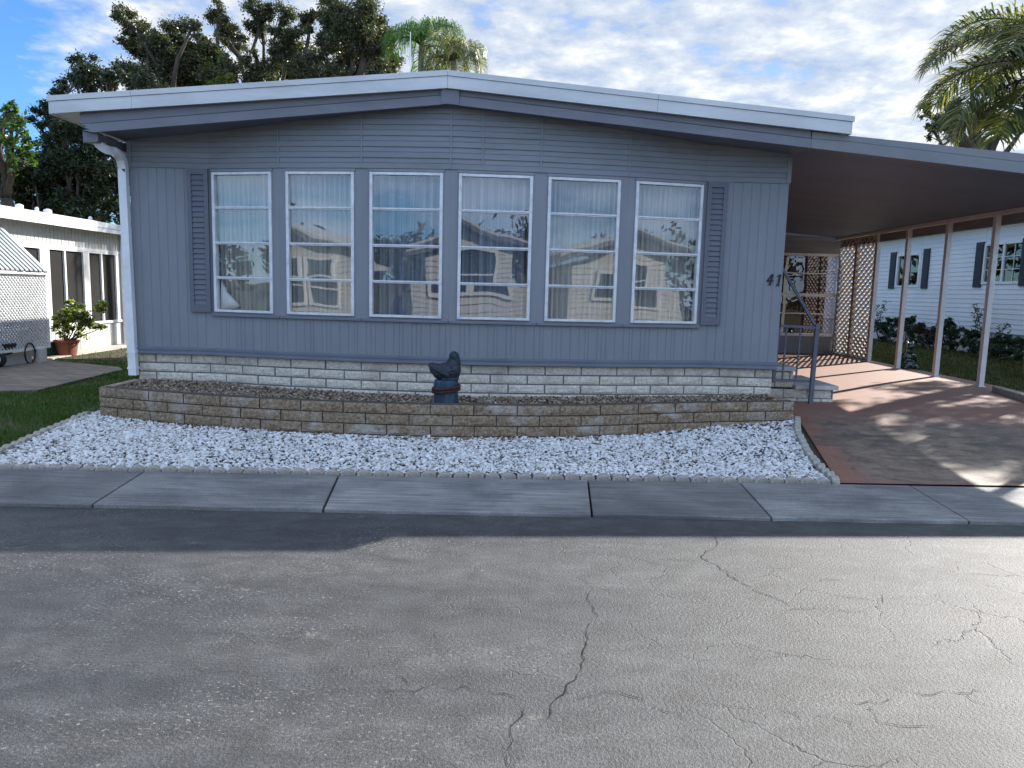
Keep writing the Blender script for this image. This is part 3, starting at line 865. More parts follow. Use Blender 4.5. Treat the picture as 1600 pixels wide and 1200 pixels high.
# white insulated over-roof with its two step metal edge
RX0, RX1, RA = -4.752, 3.365, -.727
def zr(x): return 3.684 - (.0863*(RA-x) if x < RA else .085*(x-RA))
mb = MB()
mb.prism([(RX0, 7.74, zr(RX0)-.165), (RA, 7.74, zr(RA)-.165), (RX1, 7.74, zr(RX1)-.165), (RX1, 7.74, zr(RX1)-.003), (RA, 7.74, zr(RA)-.003), (RX0, 7.74, zr(RX0)-.003)], (0, BACK+.2-7.74, 0))
roof = part(mb, 'roof', M['white_roof'], home)
mb = MB()
cuts = [RX0, at(206, 150, 7.74).x, RA, 1.4, RX1]
for a, b in zip(cuts, cuts[1:]):
    a2, b2 = a + .0015, b - .0015
    e0 = -.02 if a == RX0 else 0; e1 = .028 if b == RX1 else 0
    mb.prism([(a2+e0, 7.715, zr(a2)-.052), (b2+e1, 7.715, zr(b2)-.052), (b2+e1, 7.715, zr(b2)), (a2+e0, 7.715, zr(a2))], (0, .0245, 0))
    mb.prism([(a2, 7.724, zr(a2)-.172), (b2, 7.724, zr(b2)-.172), (b2, 7.724, zr(b2)-.056), (a2, 7.724, zr(a2)-.056)], (0, .0155, 0))
mb.box(RX0-.02, RX0-.001, 7.745, BACK+.2, zr(RX0)-.17, zr(RX0)); mb.box(RX1+.001, RX1+.02, 7.745, BACK+.2, zr(RX1)-.17, zr(RX1))
part(mb, 'roof_edge', M['white_roof'], roof)
# gutter along the left eave and the downspout
mb = MB()
gx = -4.40
mb.box(gx-.07, gx+.06, 7.83, BACK, 2.915, 2.93); mb.box(gx-.085, gx-.07, 7.83, BACK, 2.915, 3.02); mb.box(gx+.06, gx+.07, 7.83, BACK, 2.93, 3.0); mb.box(gx-.07, gx+.06, 7.83, 7.842, 2.93, 3.01)
part(mb, 'gutter', M['beam'], home)
mb = MB()
q = [at(153, 214, 7.93), at(156, 225, 7.94), at(166, 233, 7.99), at(180, 238, 8.1), at(189, 248, 8.2), at(193, 264, 8.25), at(194, 300, 8.25), at(209, 586, 8.25)]
q2 = []
for a, b in smooth_pts([(p.x, p.z) for p in q], 4): q2.append((a, b))
yy = [p.y for p in q]
P = []
for i, (a, b) in enumerate(q2):
    f = i/4; k = min(int(f), len(yy)-2); P.append(Vector((a, yy[k]+(yy[k+1]-yy[k])*(f-k) if i < len(q2)-1 else yy[-1], b)))
o = 0
w_, h_ = .043, .034
for i, p in enumerate(P):
    d = (P[min(i+1, len(P)-1)] - P[max(i-1, 0)]).normalized()
    side = Vector((-d.z, 0, d.x)).normalized(); fr = d.cross(side)
    mb.v += [tuple(p + side*sx_*w_ + fr*sy_*h_) for sx_, sy_ in ((-1, -1), (1, -1), (1, 1), (-1, 1))]
for i in range(len(P)-1):
    for k in range(4):
        a, b = 4*i+k, 4*i+(k+1) % 4; mb.f.append([a, b, b+4, a+4]); mb.mi.append(0)
mb.f += [[0, 3, 2, 1], [4*len(P)-4, 4*len(P)-3, 4*len(P)-2, 4*len(P)-1]]; mb.mi += [0, 0]
ds = part(mb, 'downspout', M['white_metal'], home, bevel=.006)
for f in (.35, .8):
    a = P[-2].lerp(P[-1], f); mb = MB(); mb.box(a.x-.05, a.x+.05, a.y-.038, a.y+.04, a.z-.012, a.z+.012); part(mb, 'strap', M['white_metal'], ds)
# block skirting under the house
mb = MB()
SK = Path([(XL+.01, FY+.03)] + [(x, y+.03) for x, y in BP] + [(XR-.03, FY+.03)])
brick_run(mb, SK, .28, 4, .1035, .405, .09, joint=.016, amp=.005, seed=3)
mb.box(XL+.012, XL+.09, FY+.14, BACK, .05, .69); mb.box(XR-.11, XR-.03, FY+.14, BACK, .05, .69)
part(mb, 'skirting', [M['block'], M['mortar']], home)

# glazed porch closing the back of the carport
PY = 16.45
def pz(py, px=1260): return at(px, py, PY).z
px0, px1 = XR, 7.18
zc = 2.98
wz0, wz1 = pz(521), pz(400)
wxR = at(1309, 460, PY).x
mb = MB()
lap_strips(mb, [(px0, PY), (px1, PY)], wz1+.06, zc+.05, .12, .012, False, (0, -1))
mb.box(px0, px1, PY+.002, PY+.06, wz1+.06, zc+.05)
part(mb, 'porch_siding', M['grey_lap'], home)
mb = MB(); mb.box(px0, px1, PY, PY+.06, .25, wz0-.06); part(mb, 'porch_wall', M['grey_paint'], home)
mb = MB()
mb.box(px0, px1, PY-.03, PY+.06, wz1, wz1+.058); mb.box(px0, px1, PY-.05, PY+.06, wz0-.058, wz0)
mb.box(wxR, px1, PY-.02, PY+.06, wz0, wz1)
mb.box(wxR+.05, wxR+.17, PY-.045, PY-.0205, .27, wz1)
for x in (wxR-1.42, wxR-2.84): mb.box(x-.03, x+.03, PY-.02, PY+.05, wz0, wz1)
for k, f in enumerate((.5, .78, .26)):
    z = wz0 + (wz1-wz0)*f; h = .035 if k == 0 else .012
    for xa, xb in ((wxR-1.39, wxR), (wxR-2.81, wxR-1.45)): mb.box(xa, xb, PY-.012, PY+.03, z-h, z+h)
pw = part(mb, 'porch_window', M['white_frame'], home)
mb = MB(); mb.add([(px0, PY+.02, wz0), (wxR, PY+.02, wz0), (wxR, PY+.02, wz1), (px0, PY+.02, wz1)], [(0, 1, 2, 3)]); part(mb, 'pane', M['porch_glass'], pw)
mb = MB(); mb.box(px0, px1, PY+.7, PY+.75, .25, zc); part(mb, 'porch_back', mat('porch_maroon', (.07, .03, .03), (.04, .022, .022), 2, .8), home)
mb = MB(); mb.box(px0-.1, px1+.1, PY-.03, PY+2.5, zc+.06, zc+.12); part(mb, 'porch_roof', M['white_roof'], home)

# ------------------------------------------------------------------ carport
cp = empty('carport', 'open sided carport with brown ceiling and slim cream posts beside the grey home', 'carport', (7.05, 8, .15))
CX0, CX1 = 2.995, 7.15
def ct(x): return lerp_tab([(3.37, 3.256), (5.18, 3.026), (7.4, 2.86)], x)
def cb_(x): return 3.043 - .0905*(x-2.8)
def cm(x): return lerp_tab([(2.99, zm(2.99)), (3.37, 3.105), (5.18, 2.945), (7.4, 2.775)], x)
def cl(x): return 3.14 - .072*(x-2.8)
mb = MB()
mb.prism([(CX0+.0, 7.83, cl(CX0)), (CX1-.02, 7.83, cl(CX1)), (CX1-.02, 7.83, cl(CX1)+.045), (CX0, 7.83, cl(CX0)+.045)], (0, 16.4-7.83, 0))
ro = part(mb, 'carport_roof', M['ceiling'], cp)
mb = MB()
def cboard(x0, x1, f0, f1, y, th):
    xs = [x for x in (x0, 3.37, 5.18, x1) if x0 <= x <= x1]; xs = sorted(set(xs))
    mb.prism([(x, y, f0(x)) for x in xs] + [(x, y, f1(x)) for x in xs[::-1]], (0, th, 0))
def fr_(a): return lambda x: cb_(x) + (cm(x)-.006-cb_(x))*a
cboard(2.993, CX1, fr_(0), fr_(.32), 7.762, .06)
cboard(2.993, CX1, fr_(.325), fr_(.65), 7.768, .054)
cboard(2.993, CX1, fr_(.655), fr_(1), 7.774, .048)
cboard(3.0, CX1, cm, lambda x: ct(x) if x > 3.37 else min(ct(3.37), zr(x)-.175), 7.785, .04)
mb.box(CX1-.018, CX1+.02, 7.83, 16.4, cb_(CX1)-.01, ct(CX1)-.01)
part(mb, 'carport_fascia', M['carport_paint'], ro)
def postx(i): return [7.13, 7.08, 7.04, 6.99, 6.985, 6.985][i]
PYs = [14.72, 13.5, 12.2, 10.93, 9.65, 8.3]
mb = MB()
mb.box(6.99, 7.12, 8.0, 16.4, cl(7.05)-.055, cl(7.05)-.003)
part(mb, 'carport_beam', M['post'], cp)
for i, y in enumerate(PYs):
    mb = MB(); x = postx(i); z0 = drive_z(y)+.01
    mb.box(x-.038, x+.038, y-.038, y+.038, z0, cl(7.05)-.056); mb.box(x-.06, x+.06, y-.06, y+.06, z0, z0+.012)
    part(mb, 'post', M['post'], cp, bevel=.004, loc=(x, y, z0))
# scroll lattice between the last post and the porch
mb = MB()
lx = 7.13; y0, y1 = 14.79, 16.4; z0, z1 = .29, cl(7.05)-.06
mb.box(lx-.02, lx+.02, y0, y1, z0, z0+.03); mb.box(lx-.02, lx+.02, y0, y1, z1-.03, z1)
mb.box(lx-.02, lx+.02, y0-.02, y0+.02, z0+.031, z1-.031); mb.box(lx-.02, lx+.02, y1-.03, y1, z0+.031, z1-.031); mb.box(lx-.03, lx+.03, (y0+y1)/2-.05, (y0+y1)/2+.05, z0+.031, z1-.031)
pitch, lam = .1, .125
n = int((y1-y0)/pitch)
for i in range(n):
    pts = []; yc = y0 + (i+.5)*(y1-y0)/n; sg = 1 if i % 2 else -1
    k = int((z1-z0)/lam*8)
    o = len(mb.v)
    for j in range(k+1):
        z = z0 + (z1-z0)*j/k; yv = yc + sg*pitch*.45*math.sin(2*pi*z/lam)
        for dx, dy in ((-.02, -.011), (.02, -.011), (.02, .011), (-.02, .011)): mb.v.append((lx+dx, yv+dy, z))
    for j in range(k):
        for q in range(4):
            a, b = o+4*j+q, o+4*j+(q+1) % 4; mb.f.append([a, b, b+4, a+4]); mb.mi.append(0)
part(mb, 'lattice_screen', M['lattice'], cp)

# ------------------------------------------------------------------ steps and hand rail at the side door
st = empty('entry_steps', 'pale block entry steps with concrete treads beside the grey house corner', 'steps', (3.5, 9.2, .2))
sx0, sx1, sy0, sy1 = XR+.02, 4.04, 9.17, 10.3
mb = MB()
brick_run(mb, Path([(sx0, sy0), (sx1, sy0)]), .14, 2, .115, .3, .2, seed=8)
mb.box(sx0+.02, sx1-.02, sy0+.1, sy1, .15, .36)
brick_run(mb, Path([(sx0, sy0+.01), (sx0+.52, sy0+.01)]), .385, 2, .1, .32, .2, seed=9)
mb.box(sx0+.02, sx0+.5, sy0+.1, sy1, .37, .58)
part(mb, 'step_block', [M['block'], M['mortar']], st)
mb = MB()
mb.box(sx0+.535, sx1+.04, sy0-.05, sy1+.02, .371, .425)
part(mb, 'tread', M['step_cap'], st, bevel=.008)
mb = MB(); mb.box(sx0, sx0+.56, sy0-.02, sy1+.02, .59, .645); part(mb, 'tread', M['step_cap'], st, bevel=.012)
rl = empty('hand_rail', 'grey iron hand rail with slanted top bar on the entry steps', 'railing', (3.69, 9.02, .2))
ry = 9.04
a = at(1266, 631, ry); b = at(1277, 506, ry); c = at(1221, 417, ry); d = at(1219, 509, ry); e = at(1209, 594, ry); f = at(1268, 596, ry)
mb = MB(); mb.bar(a, b, .05); part(mb, 'post', M['rail'], rl, bevel=.004)
mb = MB(); mb.bar(b+Vector((-.03, 0, -.01)), c, .035, .03); part(mb, 'grip_bar', M['rail'], rl)
mb = MB(); mb.bar(d, Vector((b.x-.026, ry, d.z-.01)), .03); part(mb, 'cross_bar', M['rail'], rl)
mb = MB(); mb.bar(e, Vector((f.x-.028, ry, f.z)), .03); part(mb, 'cross_bar', M['rail'], rl)
mb = MB(); mb.bar(Vector((d.x-.012, ry, d.z-.02)), Vector((e.x-.005, ry+.001, e.z-.03)), .035); part(mb, 'wall_post', M['rail'], rl)
for px_t, px_b in ((1229.5, 1222), (1251.5, 1243.5)):
    t_, b_ = at(px_t, 510, ry), at(px_b, 592, ry)
    mb = MB(); mb.bar(t_, b_, .018); part(mb, 'baluster', M['rail'], rl)

# ------------------------------------------------------------------ raised planter bed wall
PLP = smooth_pts([(-4.26, 7.55), (-3.6, 7.34), (-2.8, 7.13), (-1.8, 6.99), (-.72, 6.955), (.5, 7.09), (1.4, 7.36), (2.2, 7.6), (3.02, 7.79)], 5)
PLAN = Path(PLP)
pl = empty('planter_wall', 'low curved planter wall of brown stained split blocks below the grey house front', 'planter wall', (-.7, 7.1, 0))
mb = MB()
brick_run(mb, PLAN, -.01, 4, .104, .42, .13, joint=.012, seed=12, amp=.007)
# short returns back to the house
for (xa, ya, xb, yb) in ((XL-.03, 8.3, -4.26, 7.56), (3.02, 7.8, 3.02, 8.28)):
    sgn = 1 if xa < 0 else -1
    for c_ in range(4):
        L = abs(yb-ya); n = 2
        for k in range(n):
            y_0 = min(ya, yb) + .0 + L*k/n + .006; y_1 = min(ya, yb) + L*(k+1)/n - .006
            z_ = -.01 + c_*.104
            if xa < 0: mb.box(xa+.005, xa+.11, y_0, y_1-.07*(k == -1), z_+.005, z_+.099)
            else: mb.box(3.02-.11, 3.02, max(y_0, 7.92), max(y_1, 8.0), z_+.005, z_+.099)
part(mb, 'block_course', [M['stained_block'], M['stained_mortar']], pl)

ICO = None
def ico():
    global ICO
    if ICO is None:
        t = (1+5**.5)/2
        v = [Vector(p).normalized() for p in [(-1, t, 0), (1, t, 0), (-1, -t, 0), (1, -t, 0), (0, -1, t), (0, 1, t), (0, -1, -t), (0, 1, -t), (t, 0, -1), (t, 0, 1), (-t, 0, -1), (-t, 0, 1)]]
        f = [(0, 11, 5), (0, 5, 1), (0, 1, 7), (0, 7, 10), (0, 10, 11), (1, 5, 9), (5, 11, 4), (11, 10, 2), (10, 7, 6), (7, 1, 8), (3, 9, 4), (3, 4, 2), (3, 2, 6), (3, 6, 8), (3, 8, 9), (4, 9, 5), (2, 4, 11), (6, 2, 10), (8, 6, 7), (9, 8, 1)]
        ICO = (v, f)
    return ICO
def stone(mb, p, r, rnd, flat=.6):
    v, f = ico()
    m = Matrix.Rotation(rnd.uniform(0, 6.28), 3, 'Z') @ Matrix.Rotation(rnd.gauss(0, .45), 3, 'X') @ Matrix.Rotation(rnd.gauss(0, .45), 3, 'Y')
    sx_, sy_, sz_ = r*rnd.uniform(.8, 1.5), r*rnd.uniform(.7, 1.0), r*flat*rnd.uniform(.7, 1.2)
    vs = []
    for q in v:
        j = rnd.uniform(.78, 1.18)
        vs.append(p + m @ Vector((q.x*sx_*j, q.y*sy_*j, q.z*sz_*j)))
    mb.add(vs, f)
def inside(x, y, poly):
    c = False; n = len(poly); j = n-1
    for i in range(n):
        xi, yi = poly[i]; xj, yj = poly[j]
        if (yi > y) != (yj > y) and x < (xj-xi)*(y-yi)/(yj-yi)+xi: c = not c
        j = i
    return c
# brown pebbles in the planter
def peb_z(x, y): return .345 + .05*abs((x+.6)/3.8)**1.5 + .02*noise.noise((x*2, y*2, 3))
poly = [(x, y+.12) for x, y in PLP] + [(2.92, 8.31)] + [(x, y+.0) for x, y in BP[::-1]] + [(-4.15, 8.3), (-4.15, 7.68)]
mb = MB(); rnd = random.Random(3)
sheetp = MB()
for i in range(60):
    for j in range(2):
        pass
while len(mb.f) < 20*6500:
    x, y = rnd.uniform(-4.2, 2.95), rnd.uniform(6.9, 8.32)
    if inside(x, y, poly): stone(mb, Vector((x, y, peb_z(x, y) + rnd.uniform(-.006, .012))), rnd.uniform(.009, .019), rnd, .7)
n = 40; o = len(mb.v)
for i in range(n+1):
    x = -4.15 + 7.05*i/n; s = PLAN.at_x(x); yf = PLAN.pos(s).y + .11
    mb.v += [(x, yf, peb_z(x, yf)-.012), (x, FY+.03, peb_z(x, FY)-.012)]
for i in range(n): mb.f.append([o+2*i, o+2*i+2, o+2*i+3, o+2*i+1]); mb.mi.append(0)
tag(mb.build('pebbles', M['pebble']), kind='stuff')

# white gravel bed
def bed_left(y): return -4.22 - .135*(y-5.6)
def bed_right(y): return lerp_tab([(5.75, 2.62), (6.6, 2.72), (7.3, 2.88), (8.1, 3.18)], y)
def bed_z(x, y):
    r = max(0, min(1, (x-1.2)/1.6)); f = max(0, min(1, (y-5.72)/1.4))
    return .035 + f*(.055 + .10*r*max(0, min(1, (y-6.2)/1.5))) + .012*noise.noise((x*1.3, y*1.3, 0))
def wall_y(x):
    if x < -4.26: return 8.0
    if x > 3.02: return 8.25
    return PLAN.pos(PLAN.at_x(x)).y
def in_bed(x, y, m=0.0):
    return back_edge(x) + .055 + m < y < wall_y(x) + .03 and bed_left(y) + .03 + m < x < bed_right(y) - .03 - m
mb = MB(); rnd = random.Random(7); cnt = 0
o = len(mb.v); nx, ny = 60, 16
while cnt < 25000:
    x, y = rnd.uniform(-4.7, 3.3), rnd.uniform(5.5, 8.2)
    if not in_bed(x, y): continue
    thin = noise.noise((x*1.1+3, y*1.4, 5.0))
    edge = wall_y(x) - y
    if thin > .3 and rnd.random() < .35: continue
    if edge < .12 and rnd.random() < .5: continue
    cnt += 1
    stone(mb, Vector((x, y, bed_z(x, y) + rnd.uniform(-.008, .007))), rnd.choice((.008, .010, .012, .014, .017, .02)) if rnd.random() > .02 else .028, rnd, .5)
tag(mb.build('white_gravel', M['gravel']), kind='stuff')
mb = MB()
for j in range(ny+1):
    for i in range(nx+1):
        v = j/ny; x = -4.75 + 8.1*i/nx; y = back_edge(x) + .03 + (8.25 - back_edge(x) - .03)*v
        x = max(bed_left(y), min(bed_right(y), x))
        mb.v.append((x, y, bed_z(x, y) - .012))
for j in range(ny):
    for i in range(nx):
        a = j*(nx+1)+i; mb.f.append([a, a+1, a+nx+2, a+nx+1]); mb.mi.append(0)
tag(mb.build('gravel_bed', M['bed_earth']), kind='structure')

# scalloped concrete edging stones
def edge_mesh(seed):
    rnd = random.Random(seed); mb = MB()
    w_ = .062; n = 7; prof = [(-w_, -.05), (w_, -.05)] + [(w_*math.cos(pi*k/n)*(1 if k not in (0, n) else 1), .012 + .05*math.sin(pi*k/n)*(1+rnd.uniform(-.08, .08))) for k in range(n+1)]
    mb.prism([(x, -.03, z) for x, z in prof], (0, .06, 0))
    me = bpy.data.meshes.new('edging_stone'); me.from_pydata(mb.v, [], mb.f); me.materials.append(M['edging']); return me
EM = [edge_mesh(k) for k in range(4)]
def edging(x, y, z, rz, label, group, rnd, s=1.0):
    o = bpy.data.objects.new('edging_stone', rnd.choice(EM)); COL.objects.link(o)
    o.location = (x, y, z); o.rotation_euler = (rnd.gauss(0, .05), rnd.gauss(0, .05), rz + rnd.gauss(0, .08)); o.scale = (rnd.uniform(.93, 1.02)*s, 1, rnd.uniform(.85, 1.1))
    b = o.modifiers.new('bevel', 'BEVEL'); b.width = .006; b.segments = 1; b.limit_method = 'ANGLE'; b.angle_limit = R(50)
    tag(o, label, 'edging stone', group)
rnd = random.Random(11)
x = -4.2
while x < 2.6:
    y = back_edge(x) + .035; edging(x, y, .004 + .01*max(0, x-1)*.3, .03, 'small rounded concrete edging stone between white gravel and pavement', 'edging along the pavement', rnd); x += .127
y = 5.82
while y < 8.0:
    edging(bed_right(y), y, bed_z(2.6, y) - .012, R(80), 'small rounded concrete edging stone between white gravel and red driveway', 'edging along the driveway', rnd); y += .127
y = 5.66
while y < 7.75:
    edging(bed_left(y), y, yard_z(y) + .012, R(98), 'small rounded concrete edging stone between white gravel and lawn', 'edging along the lawn', rnd); y += .127

# ------------------------------------------------------------------ bird statue on a piling
def blob(name, ells, vox, m, parent=None, loc=(0, 0, 0), smooth_it=4):
    mb = MB()
    for e in ells:
        c, r = e[0], e[1]; rot = e[2] if len(e) > 2 else None
        mb.ellipsoid(c, r, rot)
    o = mb.build(name, m, parent, smooth=True)
    o.location = loc
    md = o.modifiers.new('remesh', 'REMESH'); md.mode = 'VOXEL'; md.voxel_size = vox; md.use_smooth_shade = True
    s = o.modifiers.new('smooth', 'SMOOTH'); s.iterations = smooth_it; s.factor = .5
    return o
from mathutils import Euler
SX, SY, SZ = -.655, 7.27, .35
bs = empty('bird_statue', 'dark blue pelican statue resting on a roped wooden piling in the pebble bed', 'statue', (SX, SY, SZ))
K = 7.27/1150
mb = MB(); rnd = random.Random(2); o = 0
prof = [(.118, -.05), (.124, .1), (.121, .2), (.123, .25), (.112, .262), (.02, .268)]
N = 44; J = 18
for j in range(J+1):
    z = -.05 + .31*j/J
    for k in range(N):
        a = 2*pi*k/N; r = .121 + .006*noise.noise((math.cos(a)*7, math.sin(a)*7, z*1.2)) - (.007 if k % 4 == 0 else 0) - .003*math.sin(z*9)
        if j == J: r *= .93
        mb.v.append((r*math.cos(a), r*math.sin(a), z))
for j in range(J):
    for k in range(N):
        a, b = j*N+k, j*N+(k+1) % N; mb.f.append([a, b, b+N, a+N]); mb.mi.append(0)
mb.f.append([J*N+k for k in range(N)]); mb.mi.append(0)
mb.build('piling', M['piling'], bs, smooth=True)
mb = MB()
for kk in range(2):
    pts = []
    for k in range(61):
        a = 2*pi*k/60; pts.append((.131*math.cos(a), .131*math.sin(a), .168 + .017*math.cos(a-.3) + (kk-.5)*.03))
    for ph in (0, 2.1, 4.2):
        tw = []
        for k, p in enumerate(pts):
            q = Vector(p); out = Vector((q.x, q.y, 0)).normalized(); an = ph + k*.9
            tw.append(q + out*math.cos(an)*.008 + Vector((0, 0, math.sin(an)*.008)))
        mb.tube(tw, .0085, 6)
mb.build('rope', M['rope'], bs, smooth=True)
EU = lambda *a: Euler([R(v) for v in a])
blob('bird', [((.012, 0, .34), (.125, .1, .095)), ((.06, 0, .36), (.085, .09, .12)), ((-.04, 0, .33), (.1, .085, .08)),
              ((-.105, .015, .372), (.075, .055, .045), EU(0, 18, 0)), ((-.14, .015, .395), (.045, .045, .03), EU(0, 8, 0)), ((-.075, -.05, .345), (.1, .03, .06), EU(0, 28, 0)), ((-.075, .06, .345), (.1, .03, .06), EU(0, 28, 0)),
              ((.095, 0, .43), (.046, .055, .1), EU(0, -6, 0)), ((.075, -.003, .49), (.052, .05, .056)), ((.04, -.012, .462), (.022, .028, .055), EU(0, 22, 0)), ((.022, -.02, .40), (.018, .024, .08), EU(0, 12, 0)),
              ((.03, 0, .268), (.1, .09, .03))] + [((-.115+.028*k, sg*(.062+.012*k), .372-.012*k), (.05, .012, .02), EU(0, 30, 0)) for k in range(5) for sg in (-1, 1)] + [((.055+.006*k, -.05, .39-.03*k), (.03, .05, .008), EU(0, 0, 0)) for k in range(3)], .0055, M['statue_blue'], bs, smooth_it=1)
mb = MB(); mb.ellipsoid((.045, -.042, .5), (.008, .006, .008)); mb.build('eye', M['black'], bs, smooth=True)

# ------------------------------------------------------------------ glazed green garden frog by the carport posts
fp = onz(1416, 578, .235)
fr = empty('garden_statue', 'shiny dark green seated garden figure beside a carport post at the lawn edge', 'statue', (fp.x, fp.y, .225))
blob('figure', [((0, 0, .1), (.16, .14, .12)), ((0, .02, .24), (.115, .1, .13)), ((0, -.01, .36), (.075, .07, .09)), ((.01, -.03, .45), (.085, .075, .065)), ((-.045, -.03, .51), (.03, .03, .032)), ((.055, -.03, .51), (.03, .03, .032)),
                ((.11, -.08, .06), (.07, .11, .06)), ((-.11, -.08, .06), (.07, .11, .06)), ((.1, -.07, .22), (.035, .04, .11), EU(15, -12, 0)), ((-.1, -.07, .22), (.035, .04, .11), EU(15, 12, 0))], .012, M['frog'], fr)
mb = MB(); mb.ellipsoid((-.045, -.055, .515), (.012, .01, .012)); mb.build('eye', M['white_metal'], fr, smooth=True)
mb = MB(); mb.ellipsoid((.055, -.055, .515), (.012, .01, .012)); mb.build('eye', M['white_metal'], fr, smooth=True)
# bits of kerb on the lawn edge
mb = MB(); a = onz(1556, 611, .26); b = onz(1640, 636, .23)
mb.bar(a + Vector((0, 0, .02)), b + Vector((0, 0, .02)), .12, .1); tag(mb.build('kerb_piece', M['edging'], bevel=.01, loc=tuple(a)), 'grey concrete kerb piece lying at the lawn edge right of the posts', 'kerb')

# ------------------------------------------------------------------ leaves and grass
def leaf(mb, p, s, rnd, w=.45, droop=0):
    u = Vector((rnd.gauss(0, 1), rnd.gauss(0, 1), rnd.gauss(0, .8) - droop)).normalized()
    v = u.cross(Vector((rnd.gauss(0, 1), rnd.gauss(0, 1), rnd.gauss(0, 1)))).normalized()*s*w
    u = u*s
    o = len(mb.v)
    mb.v += [tuple(p-u), tuple(p+v*.9-u*.1), tuple(p+u), tuple(p-v*.9-u*.1)]
    mb.f.append([o, o+1, o+2, o+3]); mb.mi.append(0)
def clump(mb, c, r, n, s, rnd, k=None, rz=.85, w=.45, droop=0, spread=.34):
    """leaf clusters scattered through a lobe of a crown"""
    c = Vector(c); k = k or max(5, int(10*r*r + 8))
    subs = []
    for _ in range(k):
        d = Vector((rnd.gauss(0, 1), rnd.gauss(0, 1), rnd.gauss(0, 1))).normalized()*r*rnd.uniform(.35, 1.0)
        d.z *= rz
        subs.append((c + d, r*spread*rnd.uniform(.55, 1.25)))
    for i in range(n):
        q, rr = subs[i % k] if rnd.random() < .9 else rnd.choice(subs)
        d = Vector((rnd.gauss(0, .55), rnd.gauss(0, .55), rnd.gauss(0, .45)))*rr
        leaf(mb, q+d, s*rnd.uniform(.6, 1.25), rnd, w, droop)
    return subs
def limb(mb, a, b, r0, r1, rnd, sag=.12, n=5):
    a, b = Vector(a), Vector(b); L = (b-a).length; pts = []
    off = Vector((rnd.gauss(0, 1), rnd.gauss(0, 1), rnd.gauss(0, .5)))*L*sag
    for i in range(n+1):
        t = i/n; pts.append(a.lerp(b, t) + off*math.sin(pi*t)*.6 + Vector((rnd.gauss(0, .02), rnd.gauss(0, .02), 0))*L*(0 < i < n))
    mb.tube(pts, [r0+(r1-r0)*i/n for i in range(n+1)], 7)
    return pts
def tree(name, label, cat, base, lobes, leaf_s, per, m, seed, trunk_r=.22, fork=.45, group=None, twig=True, w=.45, bark='bark', bare=0):
    """lobes: [(centre, radius)] ; per: leaves per square metre of lobe"""
    rnd = random.Random(seed); base = Vector(base)
    root = empty(name, label, cat, base, group)
    tb, cb2 = MB(), MB()
    cen = sum((Vector(c) for c, r in lobes), Vector())/len(lobes)
    top = base.lerp(Vector((cen.x*.55+base.x*.45, cen.y*.55+base.y*.45, cen.z)), fork*1.0)
    top.z = base.z + (min(c[2]-r*.5 for c, r in lobes) - base.z)*.8 + .2 if fork < .9 else top.z
    top.z = max(top.z, base.z + .6)
    limb(tb, base, top, trunk_r, trunk_r*.7, rnd, .05, 6)
    for c, r in lobes:
        c = Vector(c)
        pts = limb(tb, top, c + Vector((0, 0, -.15*r)), trunk_r*.45, trunk_r*.14, rnd, .12, 6)
        subs = clump(cb2, c, r, int(per*r*r*4), leaf_s, rnd, w=w)
        if twig:
            for q, rr in subs[::2]:
                limb(tb, pts[-2], q, trunk_r*.1, .008, rnd, .1, 3)
    part(tb, 'trunk', M[bark], root, smooth=True); part(cb2, 'crown', m, root)
    return root
def lobes_px(lst, Y, seed=0):
    rnd = random.Random(seed); out = []
    for px, py, r in lst:
        y = Y + rnd.uniform(-1.2, 1.2); c = at(px, py, y); out.append((tuple(c), r*y/1150))
    return out
def blades(name, m, area, n, h, wd, zf, seed, ok=None, lean=.35):
    rnd = random.Random(seed); mb = MB(); x0, x1, y0, y1 = area; c = 0
    while c < n:
        x, y = rnd.uniform(x0, x1), rnd.uniform(y0, y1)
        if ok and not ok(x, y): c += .2; continue
        if noise.noise((x*1.6, y*1.6, seed)) + rnd.uniform(-.6, .6) < -.25: c += .3; continue
        c += 1; a = rnd.uniform(0, 2*pi); hh = h*rnd.uniform(.5, 1.3); ww = wd*rnd.uniform(.7, 1.2)
        dx, dy = math.cos(a)*ww, math.sin(a)*ww; lx, ly = rnd.gauss(0, lean)*hh, rnd.gauss(0, lean)*hh; z = zf(x, y)
        o = len(mb.v)
        mb.v += [(x-dx, y-dy, z), (x+dx, y+dy, z), (x+lx*.4+dx*.7, y+ly*.4+dy*.7, z+hh*.6), (x+lx*.4-dx*.7, y+ly*.4-dy*.7, z+hh*.6), (x+lx, y+ly, z+hh)]
        mb.f += [[o, o+1, o+2, o+3], [o+3, o+2, o+4]]; mb.mi += [0, 0]
    o = mb.build(name, m); tag(o, kind='stuff'); return o
PAT = [(p.x, p.y) for p in pa]
def yard_ok(x, y):
    if inside(x, y, PAT) or x < -8.2: return False
    if x > bed_left(y) - .04 and y < 8.0: return False
    if x > XL - .12: return False
    if y > 12.7 and x > -8.25: return random.random() < .25
    return True
blades('grass', M['grass'], (-9.5, -4.2, 5.3, 9.6), 42000, .05, .0045, lambda x, y: yard_z(y)-.004, 21, yard_ok)
blades('grass', M['grass'], (-9.5, -4.2, 9.4, 16), 20000, .055, .006, lambda x, y: yard_z(y)-.004, 22, yard_ok)
blades('grass', M['dry_grass'], (7.2, 11.6, 8.6, 15), 26000, .06, .006, lambda x, y: drive_z(y)-.034, 23, lambda x, y: x > (7.45 if y > 9.8 else 9.6))
blades('grass', M['dry_grass'], (7.2, 11.6, 15, 26), 22000, .075, .009, lambda x, y: drive_z(y)-.034, 24, lambda x, y: x > 7.4)

